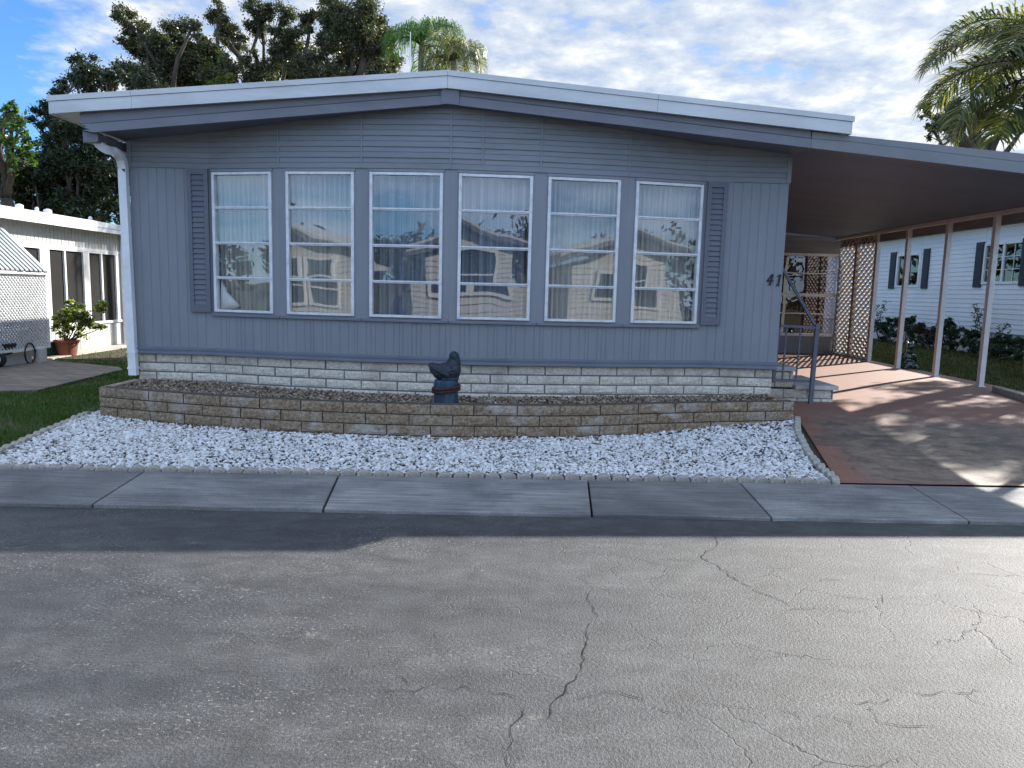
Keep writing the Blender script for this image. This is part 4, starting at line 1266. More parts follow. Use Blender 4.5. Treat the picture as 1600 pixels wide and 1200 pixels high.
# ------------------------------------------------------------------ white neighbouring home on the left
nb = empty('neighbour_home', 'white neighbouring home with a screened porch wall and low flat roof', 'house', (-8.8, 13, .05))
NX = -8.8; NY0, NY1 = 8.5, 17.1
def nz(px, py): return atx(px, py, NX).z
def ny(px, py=440): return atx(px, py, NX).y
zt = nz(110, 381); zw0 = nz(165, 501); zw1 = nz(110, 390)
zf0 = 2.52
mb = MB()
pn = Path([(NX, NY0), (NX, NY1)])
def ribs(z0, z1, ya=NY0, yb=NY1, p=.115):
    y = ya
    o = len(mb.v); st_ = []
    while y < yb - p:
        st_ += [(y, 0), (y+p*.82, 0), (y+p*.86, -.012), (y+p*.96, -.012)]; y += p
    st_.append((yb, 0))
    for yy_, d in st_: mb.v.extend([(NX+d, yy_, z0), (NX+d, yy_, z1)])
    for i in range(len(st_)-1):
        q = o+2*i; mb.f.append([q, q+2, q+3, q+1]); mb.mi.append(0)
ribs(.04, zw0-.05); ribs(zw1+.06, zf0+.05)
mb.box(NX-.12, NX-.02, NY0, NY1, .04, zw0-.05); mb.box(NX-.12, NX-.02, NY0, NY1, zw1+.06, zf0+.05)
mb.box(NX-4, NX, NY1, NY1+.08, .04, zf0+.05); mb.box(NX-4, NX-.1, NY0-.1, NY0, .04, zf0+.05); mb.box(NX-4.1, NX-4, NY0, NY1, .04, zf0+.05)
part(mb, 'wall', M['white_siding'], nb)
mb = MB(); mb.box(NX-1.6, NX-1.5, NY0+.1, NY1-.1, .04, zf0); mb.box(NX-1.5, NX-.13, NY0+.1, NY1-.1, .06, .1); part(mb, 'interior', mat('porch_interior', (.3, .29, .27), (.24, .23, .22), 2, .8), nb)
mb = MB(); mb.box(NX-.1, NX+.035, NY0, NY1, zw0-.05, zw0); mb.box(NX-.1, NX+.015, NY0, NY1, zw1, zw1+.06); part(mb, 'sill', M['white_metal'], nb)
ed = [ny(22), ny(66), ny(76), ny(133), ny(139.5), ny(188), ny(196)]
for k, (pa_, pm, pb) in enumerate(((24, 38, 66), (77, 103, 133), (139, 160, 183))):
    ya, ym, yb = ny(pa_), ny(pm), ny(pb)
    mb = MB(); t_ = .035
    mb.box(NX-.05, NX+.01, ya, ya+t_, zw0, zw1); mb.box(NX-.05, NX+.01, yb-t_, yb, zw0, zw1); mb.box(NX-.05, NX+.01, ym-t_*.7, ym+t_*.7, zw0, zw1)
    mb.box(NX-.05, NX+.009, ya+t_, yb-t_, zw1-.03, zw1-.001)
    wn = part(mb, 'window', M['white_metal'], nb)
    mb = MB(); mb.add([(NX-.03, ya, zw0), (NX-.03, yb, zw0), (NX-.03, yb, zw1), (NX-.03, ya, zw1)], [(0, 1, 2, 3)]); part(mb, 'screen', M['screen_shade'], wn)
prev = NY0
for a_, b_ in ((ny(24), ny(66)), (ny(77), ny(133)), (ny(139), ny(183)), (NY1+.002, None)):
    mb = MB(); mb.box(NX-.1, NX+.012, prev, a_-.002, zw0, zw1); part(mb, 'jamb', M['white_siding'], nb)
    prev = b_+.002 if b_ else None
mb = MB()
mb.prism([(NX+.28, NY0-.3, zf0+.14), (NX-4.3, NY0-.3, zf0+.55), (NX-4.3, NY0-.3, zf0+.5), (NX+.28, NY0-.3, zf0+.02)], (0, NY1+.4-NY0+.3, 0))
nr = part(mb, 'roof', M['white_siding'], nb)
mb = MB(); mb.box(NX+.281, NX+.31, NY0-.3, NY1+.4, zf0+.06, zf0+.17); mb.box(NX+.281, NX+.3, NY0-.3, NY1+.4, zf0-.03, zf0+.055); part(mb, 'fascia', M['white_metal'], nr)
for px_, r_ in ((31, .06), (58, .03), (75, .065), (141, .035)):
    p = atx(px_, 340, NX-.35); mb = MB(); mb.lathe([(r_*.8, -.1), (r_*.8, .06), (r_*1.15, .065), (r_*1.1, .12), (r_*.4, .14)], (p.x, p.y, zf0+.2), 12); part(mb, 'roof_vent', M['white_metal'], nr, smooth=False)
mb = MB(); yb = ny(190)
mb.box(NX+.02, NX+.1, yb-.05, yb+.05, .06, zf0); mb.bar((NX+.06, yb, 1.9), (NX+.25, yb+.5, zf0+.02), .07); part(mb, 'corner_post', M['white_metal'], nb)
# sloping slatted awning and perforated lattice enclosing its entry
aw = empty('awning', 'sloping striped aluminium awning above the white lattice panel', 'awning', (-8.4, 12, 1.6))
LX = -8.05
ly1 = atx(70, 440, LX).y; ly0 = ly1 - 2.3
zl1 = atx(70, 427, LX).z; zl0 = atx(71, 541, LX).z
mb = MB()
pw_ = at(8, 356, ly1); hi_ = Vector((NX+.05, ly1, pw_.z + .03)); 
n = 20
for k in range(n):
    y = ly0 + (ly1-ly0)*k/n; wd_ = (ly1-ly0)/n*.62
    q_ = .03
    mb.hexa([(LX+.06, y, zl1+q_), (LX+.06, y+wd_, zl1+q_), (LX+.06, y+wd_, zl1+q_+.02), (LX+.06, y, zl1+q_+.02), (NX+.02, y, hi_.z+q_), (NX+.02, y+wd_, hi_.z+q_), (NX+.02, y+wd_, hi_.z+q_+.02), (NX+.02, y, hi_.z+q_+.02)])
part(mb, 'slats', mat('awning_slat', (.34, .37, .38), (.28, .31, .32), 3, .5), aw)
mb = MB()
mb.hexa([(LX+.05, ly0, zl1+.018), (LX+.05, ly1, zl1+.018), (LX+.05, ly1, zl1+.026), (LX+.05, ly0, zl1+.026), (NX+.02, ly0, hi_.z+.018), (NX+.02, ly1, hi_.z+.018), (NX+.02, ly1, hi_.z+.026), (NX+.02, ly0, hi_.z+.026)])
part(mb, 'backing', mat('awning_grey', (.035, .045, .055), (.03, .035, .04), 3, .6), aw)
mb = MB(); mb.bar((LX+.05, ly1, zl1), (NX, ly1, hi_.z), .03, .06); mb.bar((LX+.06, ly0, zl1-.01), (LX+.06, ly1+.02, zl1-.01), .03); part(mb, 'frame', M['white_metal'], aw)
la = empty('lattice_panel', 'white perforated lattice panel standing below the striped awning', 'lattice panel', (LX, ly1, .1))
mb = MB(); P_ = .075; t_ = .016
ya, yb = ly0, ly1; nslat = int(((yb-ya)+(zl1-zl0))/P_)
for sgn in (1, -1):
    for k in range(nslat+1):
        c_ = k*P_
        # line in the panel plane: (y - ya) + sgn*(z - zl0) = const, clipped to the panel
        if sgn == 1:
            y_a, z_a = (c_, 0) if c_ <= yb-ya else (yb-ya, c_-(yb-ya)); y_b, z_b = (0, c_) if c_ <= zl1-zl0 else (c_-(zl1-zl0), zl1-zl0)
        else:
            hz_ = zl1-zl0
            y_a, z_a = (c_, hz_) if c_ <= yb-ya else (yb-ya, hz_-(c_-(yb-ya))); y_b, z_b = (0, hz_-c_) if c_ <= hz_ else (c_-hz_, 0)
        if abs(y_a-y_b) < .02: continue
        mb.bar((LX+.006*sgn, ya+y_a, zl0+z_a), (LX+.006*sgn, ya+y_b, zl0+z_b), .038, .010, up=(1, 0, 0)) if False else mb.bar((LX+.0055*sgn, ya+y_a, zl0+z_a), (LX+.0055*sgn, ya+y_b, zl0+z_b), .01, .034, up=(1, 0, 0))
part(mb, 'lattice', M['white_metal'], la)
mb = MB(); mb.box(LX-.025, LX+.025, yb-.02, yb+.03, zl0-.03, zl1); mb.box(LX-.025, LX+.025, ya, yb-.021, zl0-.03, zl0+.01); part(mb, 'frame', M['white_metal'], la)
mb = MB(); p = atx(63, 560, LX); mb.box(LX-.06, LX+.06, p.y-.09, p.y+.09, .06, zl0-.031); part(mb, 'post', M['white_siding'], la)
mb = MB(); mb.box(LX-.3, LX-.1, ly0, ly1-.3, .06, zl0-.06); part(mb, 'skirt', M['white_siding'], la)
mb = MB(); mb.box(LX-.4, LX-.36, ly0, ly1-.02, zl0+.36, zl1-.02); part(mb, 'shade_panel', M['screen_shade'], la)  # dark panel added in place of the shaded entry behind the lattice
mb = MB(); p = atx(42, 548, LX-.02)
mb.tube([(LX+.0+.03, p.y+.13*math.cos(2*pi*k/24), .27+.17*math.sin(2*pi*k/24)) for k in range(25)], .012, 6); tag(mb.build('garden_hose', M['black'], smooth=True, loc=(LX+.03, p.y, .1)), 'thin black hose loop hanging under the lattice panel', 'hose')
# dark wheeled cart cut by the frame
wp = onz(-2, 574, .1)
ca = empty('wheeled_cart', 'black wheeled cart at the very left edge in front of the lattice', 'cart', (wp.x, wp.y, .1))
def wheel(y_, r=.13):
    pts = [(wp.x+(r-.04)*math.cos(2*pi*k/28), y_, .1+r+(r-.04)*math.sin(2*pi*k/28)) for k in range(29)]
    mb = MB(); mb.tube(pts, .04, 8); ww_ = part(mb, 'wheel', M['rubber'], ca, smooth=True)
    mb = MB(); mb.prism([(wp.x+.07*math.cos(2*pi*k/16), y_-.02, .1+r+.07*math.sin(2*pi*k/16)) for k in range(16)], (0, .04, 0)); part(mb, 'rim', M['white_metal'], ww_)
wheel(wp.y)
mb = MB(); mb.hexa([(wp.x-.75, wp.y+.05, .24), (wp.x+.02, wp.y+.05, .28), (wp.x+.02, wp.y+.31, .28), (wp.x-.75, wp.y+.31, .24), (wp.x-.8, wp.y+.03, .62), (wp.x+.1, wp.y+.03, .46), (wp.x+.1, wp.y+.33, .46), (wp.x-.8, wp.y+.33, .62)]); part(mb, 'tub', M['black'], ca, bevel=.02)
mb = MB(); mb.tube([(wp.x-.78, wp.y+.1, .5), (wp.x-1.2, wp.y+.1, .9), (wp.x-1.2, wp.y+.3, .9), (wp.x-.78, wp.y+.3, .5)], .015, 6); part(mb, 'handle', M['black'], ca)
# green box beside the lattice
p = onz(74, 556, .09); gb_ = MB(); gb_.box(p.x-.13, p.x+.12, p.y-.12, p.y+.12, .085, .32); gb_.box(p.x-.145, p.x+.135, p.y-.135, p.y+.135, .321, .35)
tag(gb_.build('utility_box', M['green_box'], bevel=.01, loc=(p.x, p.y, .085)), 'small dark green box between the lattice post and the potted shrub', 'box')
# potted shrub
p = onz(105, 555, .09)
pt = empty('potted_shrub', 'yellow green variegated shrub in a terracotta pot before the white porch', 'potted plant', (p.x, p.y, .09))
sc_ = p.y/1150
mb = MB(); mb.lathe([(13*sc_, 0), (17*sc_, 20*sc_), (18.5*sc_, 20.3*sc_), (18.5*sc_, 24*sc_), (16.5*sc_, 24*sc_), (16*sc_, 21*sc_), (1*sc_, 20.5*sc_)], (p.x, p.y, .09), 28); part(mb, 'pot', M['terracotta'], pt)
mb = MB(); fb = MB(); rnd = random.Random(9)
def pp(px, py, dy=0): q = at(px, py, p.y+dy); return q
b0 = Vector((p.x, p.y, .09+20*sc_))
for px_, py_, r_, n_ in ((112, 486, 17, 330), (98, 500, 16, 260), (128, 493, 17, 300), (88, 511, 10, 120), (138, 505, 14, 170), (118, 503, 18, 240), (156, 513, 9, 60), (102, 520, 12, 70), (128, 520, 12, 60), (158, 480, 12.5, 230)):
    c = pp(px_, py_, rnd.uniform(-.12, .12)); limb(mb, b0, c, .014, .006, rnd, .14, 5)
    clump(fb, c, r_*sc_, n_, 4.3*sc_, rnd, k=8, w=.42)
part(mb, 'stem', M['bark'], pt); part(fb, 'foliage', M['croton_leaf'], pt)

# ------------------------------------------------------------------ white vinyl home on the right
rb = empty('vinyl_home', 'white vinyl sided home with dark navy shutters behind the carport posts', 'house', (11.6, 16, .2))
QX = 11.6; QY0, QY1 = 11.0, 28.0
def qz(px, py): return atx(px, py, QX).z
def qy(px, py=430): return atx(px, py, QX).y
qe = qz(1590, 346); qb = qz(1590, 523)
WQ = [(qy(1437, 425), qy(1402, 425), qz(1420, 446.5), qz(1420, 399)), (qy(1601, 400), qy(1538, 410), qz(1570, 440.5), qz(1570, 381))]
mb = MB()
lap_strips(mb, [(QX, QY1), (QX, WQ[0][1])], qb, qe, .115, .014, False, (-1, 0))
lap_strips(mb, [(QX, WQ[0][1]), (QX, WQ[0][0])], qb, WQ[0][2]-.05, .115, .014, False, (-1, 0)); lap_strips(mb, [(QX, WQ[0][1]), (QX, WQ[0][0])], WQ[0][3]+.05, qe, .115, .014, False, (-1, 0))
lap_strips(mb, [(QX, WQ[0][0]), (QX, WQ[1][1])], qb, qe, .115, .014, False, (-1, 0))
lap_strips(mb, [(QX, WQ[1][1]), (QX, WQ[1][0])], qb, WQ[1][2]-.05, .115, .014, False, (-1, 0)); lap_strips(mb, [(QX, WQ[1][1]), (QX, WQ[1][0])], WQ[1][3]+.05, qe, .115, .014, False, (-1, 0))
lap_strips(mb, [(QX, WQ[1][0]), (QX, QY0)], qb, qe, .115, .014, False, (-1, 0))
lap_strips(mb, [(QX, QY0), (QX+6, QY0)], qb, qe, .115, .014, False, (0, -1))
mb.box(QX+5.9, QX+6, QY0+.02, QY1, .2, qe); mb.box(QX+.05, QX+5.9, QY1-.1, QY1, .2, qe)
part(mb, 'wall', M['vinyl'], rb)
mb = MB(); mb.box(QX+.6, QX+.65, QY0+.3, QY1-.3, qb, qe); mb.box(QX+.1, QX+.6, QY0+.3, QY1-.3, qb+.02, qb+.05); part(mb, 'interior', M['dark'], rb)
mb = MB(); mb.box(QX+.03, QX+5.9, QY0+.04, QY1-.1, .15, qb-.001); part(mb, 'skirting', M['white_siding'], rb)
for (y0_, y1_, z0_, z1_) in WQ:
    mb = MB(); t_ = .05
    mb.box(QX-.03, QX+.05, y0_-.05, y0_+t_, z0_-.05, z1_+.05); mb.box(QX-.03, QX+.05, y1_-t_, y1_+.05, z0_-.05, z1_+.05)
    mb.box(QX-.03, QX+.05, y0_+t_, y1_-t_, z1_-.01, z1_+.05); mb.box(QX-.03, QX+.05, y0_+t_, y1_-t_, z0_-.05, z0_+.01)
    ym = (y0_+y1_)/2; mb.box(QX-.02, QX+.03, ym-.03, ym+.03, z0_+.011, z1_-.011)
    if y0_ < 18:
        for yy_ in ((y0_+ym)/2, (y1_+ym)/2): mb.box(QX+.002, QX+.012, yy_-.008, yy_+.008, z0_+.011, z1_-.011)
        for kz in (1, 2):
            z_ = z0_+(z1_-z0_)*kz/3; mb.box(QX+.003, QX+.0125, y0_+t_, ym-.031, z_-.008, z_+.008); mb.box(QX+.003, QX+.0125, ym+.031, y1_-t_, z_-.008, z_+.008)
    wn = part(mb, 'window', M['white_metal'], rb)
    mb = MB(); mb.add([(QX+.016, y1_, z0_), (QX+.016, y0_, z0_), (QX+.016, y0_, z1_), (QX+.016, y1_, z1_)], [(0, 1, 2, 3)]); part(mb, 'pane', M['far_glass'], wn)
for xa, xb, yt, ybm in ((1391.5, 1400, 394.5, 451), (1442.5, 1452, 389, 451), (1524, 1536, 379, 449), (1595.5, 1609, 372, 447)):
    y0_, y1_ = qy(xb, 425), qy(xa, 425); z0_, z1_ = qz((xa+xb)/2, ybm), qz((xa+xb)/2, yt)
    mb = MB(); mb.box(QX-.045, QX-.016, y0_, y1_, z0_, z1_)
    for k in range(18): z_ = z0_+.06+(z1_-z0_-.12)*k/18; mb.box(QX-.052, QX-.0455, y0_+.04, y1_-.04, z_, z_+.03)
    part(mb, 'shutter', M['navy'], rb)
mb = MB()
mb.prism([(QX-.32, QY0-.3, qe+.0), (QX+3, QY0-.3, qe+.62), (QX+6.32, QY0-.3, qe), (QX+6.32, QY0-.3, qe+.1), (QX+3, QY0-.3, qe+.74), (QX-.32, QY0-.3, qe+.12)], (0, QY1-QY0+.6, 0)); part(mb, 'roof', mat('roof_shingle', (.3, .3, .3), (.22, .22, .22), 6, .9), rb)
mb = MB(); mb.box(QX-.35, QX-.321, QY0-.3, QY1+.3, qe-.02, qe+.13); mb.box(QX-.32, QX, QY0-.3, QY1+.3, qe-.03, qe-.01); part(mb, 'eave', M['white_metal'], rb)
# planting along its wall
def shrub(label, lst, X, m, seed, n, s, stems=0, name='shrub'):
    rnd = random.Random(seed)
    cs = [(atx(px_, py_, X + rnd.uniform(-.15, .15)), r_) for px_, py_, r_ in lst]
    c0 = sum((c for c, r in cs), Vector())/len(cs)
    b = Vector((c0.x, c0.y, drive_z(c0.y)-.03))
    root = empty(name, label, 'shrub', b)
    tb, fb_ = MB(), MB()
    for c, r_ in cs:
        rr = r_*c.y/1150; clump(fb_, c, rr, n, s, rnd, rz=.8, k=8)
        limb(tb, b + Vector((rnd.uniform(-.1, .1), rnd.uniform(-.1, .1), 0)), c, .018, .006, rnd, .1, 4)
    part(tb, 'stem', M['bark'], root); part(fb_, 'foliage', m, root)
shrub('dark green bushy shrub against the white wall, seen between the lattice and first post', [(1378, 510, 17), (1392, 507, 14), (1386, 525, 16), (1402, 520, 13), (1405, 500, 9)], 11.1, M['shrub_leaf'], 1, 420, .05)
shrub('dark shrub against the white wall right behind the second post', [(1412, 510, 14), (1424, 522, 14), (1420, 500, 8)], 11.2, M['shrub_leaf'], 2, 380, .05)
shrub('reddish leaved shrub low against the white wall between the posts', [(1440, 514, 12), (1452, 521, 13), (1462, 526, 12)], 11.15, M['red_leaf'], 3, 340, .05)
shrub('dark shrub against the white wall between the third and fourth posts', [(1478, 515, 15), (1492, 522, 16), (1510, 528, 15), (1485, 505, 9), (1520, 522, 10)], 11.15, M['shrub_leaf'], 4, 420, .05)
shrub('loose dark shrub right of the nearest post below the vinyl wall', [(1560, 535, 18), (1585, 540, 18), (1605, 532, 18), (1540, 540, 13)], 11.1, M['shrub_leaf'], 5, 420, .045)
shrub('low dark ground hugging shrub between the red leaved one and the third post', [(1430, 530, 10), (1446, 533, 9), (1472, 534, 10), (1490, 537, 10), (1462, 518, 9)], 10.9, M['shrub_leaf'], 8, 300, .05)
shrub('low dark shrub spread right behind the nearest post', [(1512, 540, 12), (1530, 544, 12), (1548, 548, 12), (1570, 552, 12), (1595, 556, 12)], 10.6, M['shrub_leaf'], 9, 320, .05)
def weed(label, px_, pt_, pb_, X, seed):
    rnd = random.Random(seed); t_ = atx(px_, pt_, X); b = Vector((X, t_.y, drive_z(t_.y)-.03))
    root = empty('weed', label, 'weed', b); tb, fb_ = MB(), MB()
    for k in range(3):
        e_ = t_ + Vector((rnd.uniform(-.1, .1), rnd.uniform(-.25, .25), rnd.uniform(-.25, 0)))
        pts = limb(tb, b, e_, .012, .004, rnd, .06, 8)
        for q in pts[3:]:
            for _ in range(7): leaf(fb_, q + Vector((rnd.gauss(0, .04), rnd.gauss(0, .05), rnd.gauss(0, .03))), .06, rnd, .3)
    part(tb, 'stem', M['bark'], root); part(fb_, 'foliage', M['shrub_leaf'], root)
weed('tall thin weed rising against the vinyl wall beside the nearest post', 1532, 472, 540, 11.3, 3)
weed('tall thin weed rising above the bushy shrub nearest the lattice', 1378, 470, 520, 11.2, 4)
weed('leggy weed right of the nearest post against the vinyl wall', 1566, 503, 545, 11.2, 6)

# ------------------------------------------------------------------ trees
tree('live_oak', 'shaggy live oak crown left of the bare limbed oak, highest near its left end', 'tree', (at(270, 300, 27).x, 27, 0),
     lobes_px([(200, 36, 23), (212, 64, 25), (222, 95, 30), (255, 72, 27), (282, 62, 30), (268, 108, 38), (318, 82, 30), (310, 118, 38), (240, 130, 30), (345, 112, 28), (208, 118, 30), (232, 50, 20), (262, 95, 34), (300, 40, 14), (290, 95, 32), (340, 85, 26)], 27, 1), .055, 2300, M['oak_leaf'], 1, .28)
tree('vine_tangle', 'yellow green vine clump lit by the sun behind the white roof edge', 'vine', (at(335, 300, 25).x, 25, 0), lobes_px([(334, 112, 14), (350, 95, 12), (345, 128, 14), (356, 118, 10), (330, 128, 12)], 25, 2), .075, 700, M['vine_leaf'], 2, .1)
tree('live_oak', 'tall dark live oak with bare forked limbs showing against the sky', 'tree', (at(420, 300, 29).x, 29, 0),
     lobes_px([(345, 22, 20), (362, 42, 22), (400, 12, 20), (408, 42, 22), (440, 25, 24), (432, 72, 26), (455, 55, 22), (470, 85, 30), (395, 105, 26), (425, 118, 28), (372, 70, 16), (350, 62, 14), (480, 120, 24), (380, 128, 24), (440, 100, 26)], 29, 3), .055, 2100, M['oak_leaf'], 3, .28)
tree('live_oak', 'broad rounded live oak crown left of the drooping palms, tallest over the roof', 'tree', (at(545, 300, 28).x, 28, 0),
     lobes_px([(545, 15, 36), (575, 28, 30), (512, 40, 30), (545, 62, 40), (590, 62, 32), (505, 85, 32), (560, 100, 38), (602, 92, 26), (480, 28, 18), (470, 110, 24), (522, -8, 22), (566, -10, 22), (520, 118, 28), (600, 112, 24), (575, 45, 30), (535, 40, 30)], 28, 4), .055, 2100, M['oak_leaf'], 5, .3)
tree('dark_tree', 'dark dense tree behind the left roof corner and downspout', 'tree', (at(120, 420, 22).x, 22, 0),
     lobes_px([(135, 100, 20), (118, 125, 26), (158, 122, 26), (178, 118, 22), (100, 150, 18), (75, 175, 20), (60, 190, 14), (105, 190, 34), (140, 180, 40), (150, 230, 40), (110, 240, 34), (165, 290, 34), (120, 290, 36), (80, 270, 26), (190, 230, 30), (185, 320, 26), (130, 335, 26), (85, 225, 28), (125, 265, 36), (160, 260, 36), (90, 320, 30), (60, 245, 26), (180, 275, 30), (140, 310, 34), (100, 200, 26)], 22, 6), .055, 2300, M['dark_leaf'], 7, .16)
tree('leafy_tree', 'bright green large leaved tree at the far left edge behind the white porch roof', 'tree', (at(10, 420, 20).x, 20, 0),
     lobes_px([(15, 168, 14), (2, 190, 18), (30, 200, 20), (45, 222, 17), (10, 225, 26), (38, 248, 22), (8, 265, 26), (-20, 230, 30)], 20, 8), .1, 300, M['lime_leaf'], 8, .2, w=.5)
tree('dark_tree', 'low dark thicket tree behind the white porch roof, left of the downspout', 'tree', (at(40, 420, 21).x, 21, 0),
     lobes_px([(20, 300, 30), (60, 305, 30), (100, 320, 26), (-20, 290, 30), (50, 270, 24), (-60, 260, 40), (150, 345, 24), (80, 340, 20), (20, 330, 20), (40, 290, 30), (0, 270, 30), (80, 285, 28), (60, 325, 26), (120, 345, 22)], 23, 9), .075, 1000, M['dark_leaf'], 11, .12)
tree('round_tree', 'rounded grey green tree behind the carport roof under the palm fronds', 'tree', (at(1545, 300, 30).x, 30, 0),
     lobes_px([(1450, 170, 14), (1465, 190, 18), (1490, 165, 18), (1500, 195, 22), (1530, 180, 26), (1545, 130, 20), (1560, 200, 26), (1520, 120, 16), (1580, 150, 24), (1475, 150, 10), (1600, 190, 30), (1460, 205, 14)], 30, 10), .08, 800, M['oak_leaf'], 12, .35)

def palm(name, label, base, top, fronds, m, seed, trunk_r=.14, leafw=.022, leafl=.55, rows=60, droop=.55):
    """fronds: [(azimuth, start pitch, length, arch)]"""
    rnd = random.Random(seed); base, top = Vector(base), Vector(top)
    root = empty(name, label, 'palm', base)
    tb = MB(); n = 14
    tb.tube([base.lerp(top, i/n) + Vector((math.sin(i*.5)*.03, 0, 0)) for i in range(n+1)], [trunk_r*(1.25-.4*i/n)*(1+.05*(i % 2)) for i in range(n+1)], 12)
    part(tb, 'trunk', M['palm_bark'], root, smooth=True)
    cbm = MB()
    for az_, pit, L, arch in fronds:
        d0 = Vector((math.cos(az_), math.sin(az_), 0)); pts = [top.copy()]; k = 26; a = pit
        for i in range(k):
            st_ = L/k; a = pit - arch*((i+1)/k)**1.35
            pts.append(pts[-1] + (d0*math.cos(a) + Vector((0, 0, math.sin(a))))*st_)
        cbm.tube(pts, [.022*(1-i/(k+1))+.004 for i in range(k+1)], 5)
        side0 = Vector((-d0.y, d0.x, 0))
        for j in range(rows*2):
            f = .1 + .9*(j//2)/rows; f = min(f + rnd.uniform(-.005, .005), .999)
            i = int(f*k); t = f*k - i; p = pts[i].lerp(pts[i+1], t); tan = (pts[i+1]-pts[i]).normalized()
            up = side0.cross(tan).normalized()
            if up.z < 0: up = -up
            sd = side0*(1 if j % 2 else -1)
            ll = leafl*(.45 + .75*math.sin(pi*min(1, f*.92+.06))**.7)*rnd.uniform(.85, 1.1)
            ld = (sd*rnd.uniform(.65, 1.0) + tan*rnd.uniform(.45, .8) + up*rnd.uniform(-.15, .4)).normalized()
            q0 = p; q1 = q0 + ld*ll*.5; ld2 = (ld + Vector((0, 0, -droop*rnd.uniform(.7, 1.3)))).normalized(); q2 = q1 + ld2*ll*.5
            wv = ld.cross(up).normalized()*leafw if ld.cross(up).length > .1 else tan*leafw
            o = len(cbm.v)
            cbm.v += [tuple(q0-wv*.5), tuple(q0+wv*.5), tuple(q1+wv), tuple(q1-wv), tuple(q2)]
            cbm.f += [[o, o+1, o+2, o+3], [o+3, o+2, o+4]]; cbm.mi += [0, 0]
    part(cbm, 'crown', m, root)
    return root
c = at(1672, 110, 12.6)
rnd = random.Random(4)
fro = []
for a_, p_, L_, ar in ((172, 62, 2.9, 2.35), (186, 38, 2.7, 1.55), (196, 10, 2.6, 1.3), (160, 25, 2.5, 1.5), (150, 55, 2.6, 1.9), (215, 45, 2.6, 1.9), (120, 40, 2.6, 1.7), (90, 55, 2.6, 1.9), (60, 35, 2.6, 1.7), (30, 50, 2.6, 1.9), (0, 30, 2.6, 1.5), (-40, 50, 2.5, 1.9), (-80, 40, 2.4, 1.8), (250, 45, 2.5, 1.8), (205, -12, 2.2, 1.0), (178, -5, 2.3, 1.1)):
    fro.append((R(a_), R(p_), L_*.98, ar))
palm('feather_palm', 'feathery palm with arching fronds over the carport roof at the right edge', (c.x, c.y, drive_z(c.y)-.05), c, fro, M['palm_leaf'], 5, .15, .0125, .66, 150)
for (px_, py_, Y_, L_, sd, lb) in ((658, 72, 23, 1.55, 1, 'bright green drooping palm crown left of the smaller palm above the roof peak'), (708, 96, 22, 1.25, 2, 'smaller grey green palm crown with hanging fronds just left of the roof peak')):
    rnd = random.Random(sd); c = at(px_, py_, Y_)
    fro = [(R(k*360/12 + rnd.uniform(-10, 10)), R(rnd.uniform(25, 75)), L_*rnd.uniform(.85, 1.1), rnd.uniform(2.0, 2.7)) for k in range(12)]
    palm('drooping_palm', lb, (c.x, Y_, 0), c, fro, M['palm_green'] if sd == 1 else M['palm_leaf'], sd+8, .1, .009, .62, 60, 2.2)
# trees standing right of the picture, whose shade dapples the driveway
tree('shade_tree', 'spreading shade tree right of the picture whose shadow dapples the driveway', 'tree', (15.5, 17.0, .2),
     [((14.6, 15.0, 7.0), 1.2), ((15.6, 16.2, 8.0), 1.3), ((16.5, 17.2, 7.2), 1.2), ((15.0, 17.4, 6.6), 1.1), ((17.0, 15.6, 7.6), 1.2), ((13.8, 16.2, 7.4), 1.0)], .1, 240, M['lime_leaf'], 31, .25)
# thin aerial mast behind the house
mb = MB(); p = at(641, 100, 20); mb.tube([(p.x, 20, 0), (p.x, 20, at(641, 50, 20).z)], [.03, .012], 6); tag(mb.build('aerial_mast', M['white_metal'], loc=(p.x, 20, 0)), 'thin pale mast standing in front of the bright palm behind the roof', 'mast')

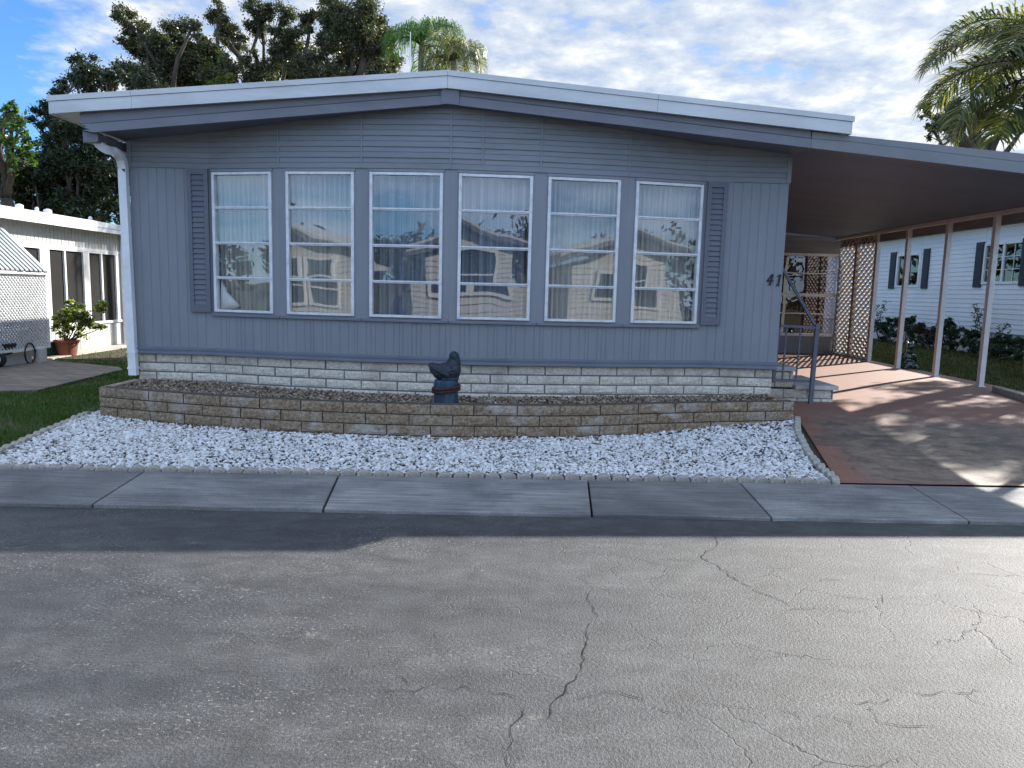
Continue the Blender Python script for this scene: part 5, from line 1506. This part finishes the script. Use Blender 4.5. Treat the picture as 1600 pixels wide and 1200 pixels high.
# ------------------------------------------------------------------ homes across the street (seen mirrored in the front windows)
def street_home(x0, x1, yf, label, peak, sidewin):
    root = empty('street_home', label, 'house', ((x0+x1)/2, yf, 0))
    mb = MB(); xm = (x0+x1)/2
    o = len(mb.v)
    lap_strips(mb, [(x1, yf), (x0, yf)], .35, 2.75, .15, .02, False, (0, 1))
    mb.prism([(x0, yf-.02, 2.75), (x1, yf-.02, 2.75), (xm, yf-.02, peak-.1)], (0, .015, 0))
    mb.box(x0, x0+.1, yf-9, yf-.03, .1, 2.75); mb.box(x1-.1, x1, yf-9, yf-.03, .1, 2.75); mb.box(x0+.1, x1-.1, yf-9, yf-8.9, .1, 2.75)
    part(mb, 'wall', M['white_siding'], root)
    mb = MB(); mb.prism([(x0-.5, yf+.35, 2.72), (xm, yf+.35, peak-.08), (x1+.5, yf+.35, 2.72), (x1+.5, yf+.35, 2.95), (xm, yf+.35, peak+.15), (x0-.5, yf+.35, 2.95)], (0, -9.5, 0)); rf = part(mb, 'roof', M['white_roof'], root)
    mb = MB()
    for k in (0, 1):
        z_ = .08*k; mb.prism([(x0-.5, yf+.36+.02*k, 2.74+z_), (xm, yf+.36+.02*k, peak-.06+z_), (x1+.5, yf+.36+.02*k, 2.74+z_), (x1+.5, yf+.36+.02*k, 2.79+z_), (xm, yf+.36+.02*k, peak-.01+z_), (x0-.5, yf+.36+.02*k, 2.79+z_)], (0, .01, 0))
    part(mb, 'fascia', M['beam'], rf)
    mb = MB(); mb.box(x0+.02, x1-.02, yf-.02, yf+.03, .02, .345); part(mb, 'skirting', M['white_siding'], root)
    for wx in sidewin:
        mb = MB(); a, b, z0_, z1_ = wx-.5, wx+.5, 1.25, 2.45
        mb.box(a-.1, a, yf+.001, yf+.07, z0_-.1, z1_+.1); mb.box(b, b+.1, yf+.001, yf+.07, z0_-.1, z1_+.1); mb.box(a, b, yf+.001, yf+.07, z1_, z1_+.1); mb.box(a, b, yf+.001, yf+.07, z0_-.1, z0_); mb.box(a, b, yf+.02, yf+.06, (z0_+z1_)/2-.03, (z0_+z1_)/2+.03)
        wn = part(mb, 'window', M['white_metal'], root)
        mb = MB(); mb.add([(b, yf+.025, z0_), (a, yf+.025, z0_), (a, yf+.025, z1_), (b, yf+.025, z1_)], [(0, 1, 2, 3)]); part(mb, 'pane', M['far_glass'], wn)
    return root
street_home(-4.6, 2.0, -5.2, 'white sided home across the street, mirrored in the middle windows', 3.95, (-3.5, -2.2, -.3, .9))
street_home(5.4, 12.0, -5.8, 'white sided home across the street, mirrored in the right hand windows', 3.8, (6.8, 8.8, 10.6))
street_home(-16, -9.5, -6.4, 'white sided home across the street, mirrored in the left hand windows', 3.8, (-14.5, -12, -10.7))
tree('street_tree', 'leafy tree behind the homes across the street, mirrored in the right windows', 'tree', (4.5, -19, 0), [((4, -19, 3.2), 1.6), ((5.8, -19.5, 3.8), 1.5), ((3, -20, 3.6), 1.5), ((5, -18.5, 4.2), 1.3)], .16, 130, M['oak_leaf'], 41, .25)
tree('street_tree', 'leafy tree behind the homes across the street, mirrored in the left windows', 'tree', (-8, -16, 0), [((-8, -16, 3.0), 1.5), ((-9.5, -16.5, 3.6), 1.4), ((-7.4, -15.5, 3.4), 1.3)], .16, 130, M['oak_leaf'], 42, .25)

rnd = random.Random(77); mb = MB()
for k in range(170):
    a_ = 2*pi*k/170 + rnd.uniform(-.02, .02); rr = rnd.uniform(62, 80); h_ = rnd.uniform(5, 9)
    for q in range(3):
        clump(mb, (rr*math.cos(a_)+rnd.uniform(-2, 2), rr*math.sin(a_)+rnd.uniform(-2, 2), h_*(q+.6)/3), h_*.36, 60, .55, rnd, k=9)
tag(mb.build('horizon_block_trees', M['dark_leaf']), kind='stuff')  # unseen tree ring added to block the bright horizon in window reflections
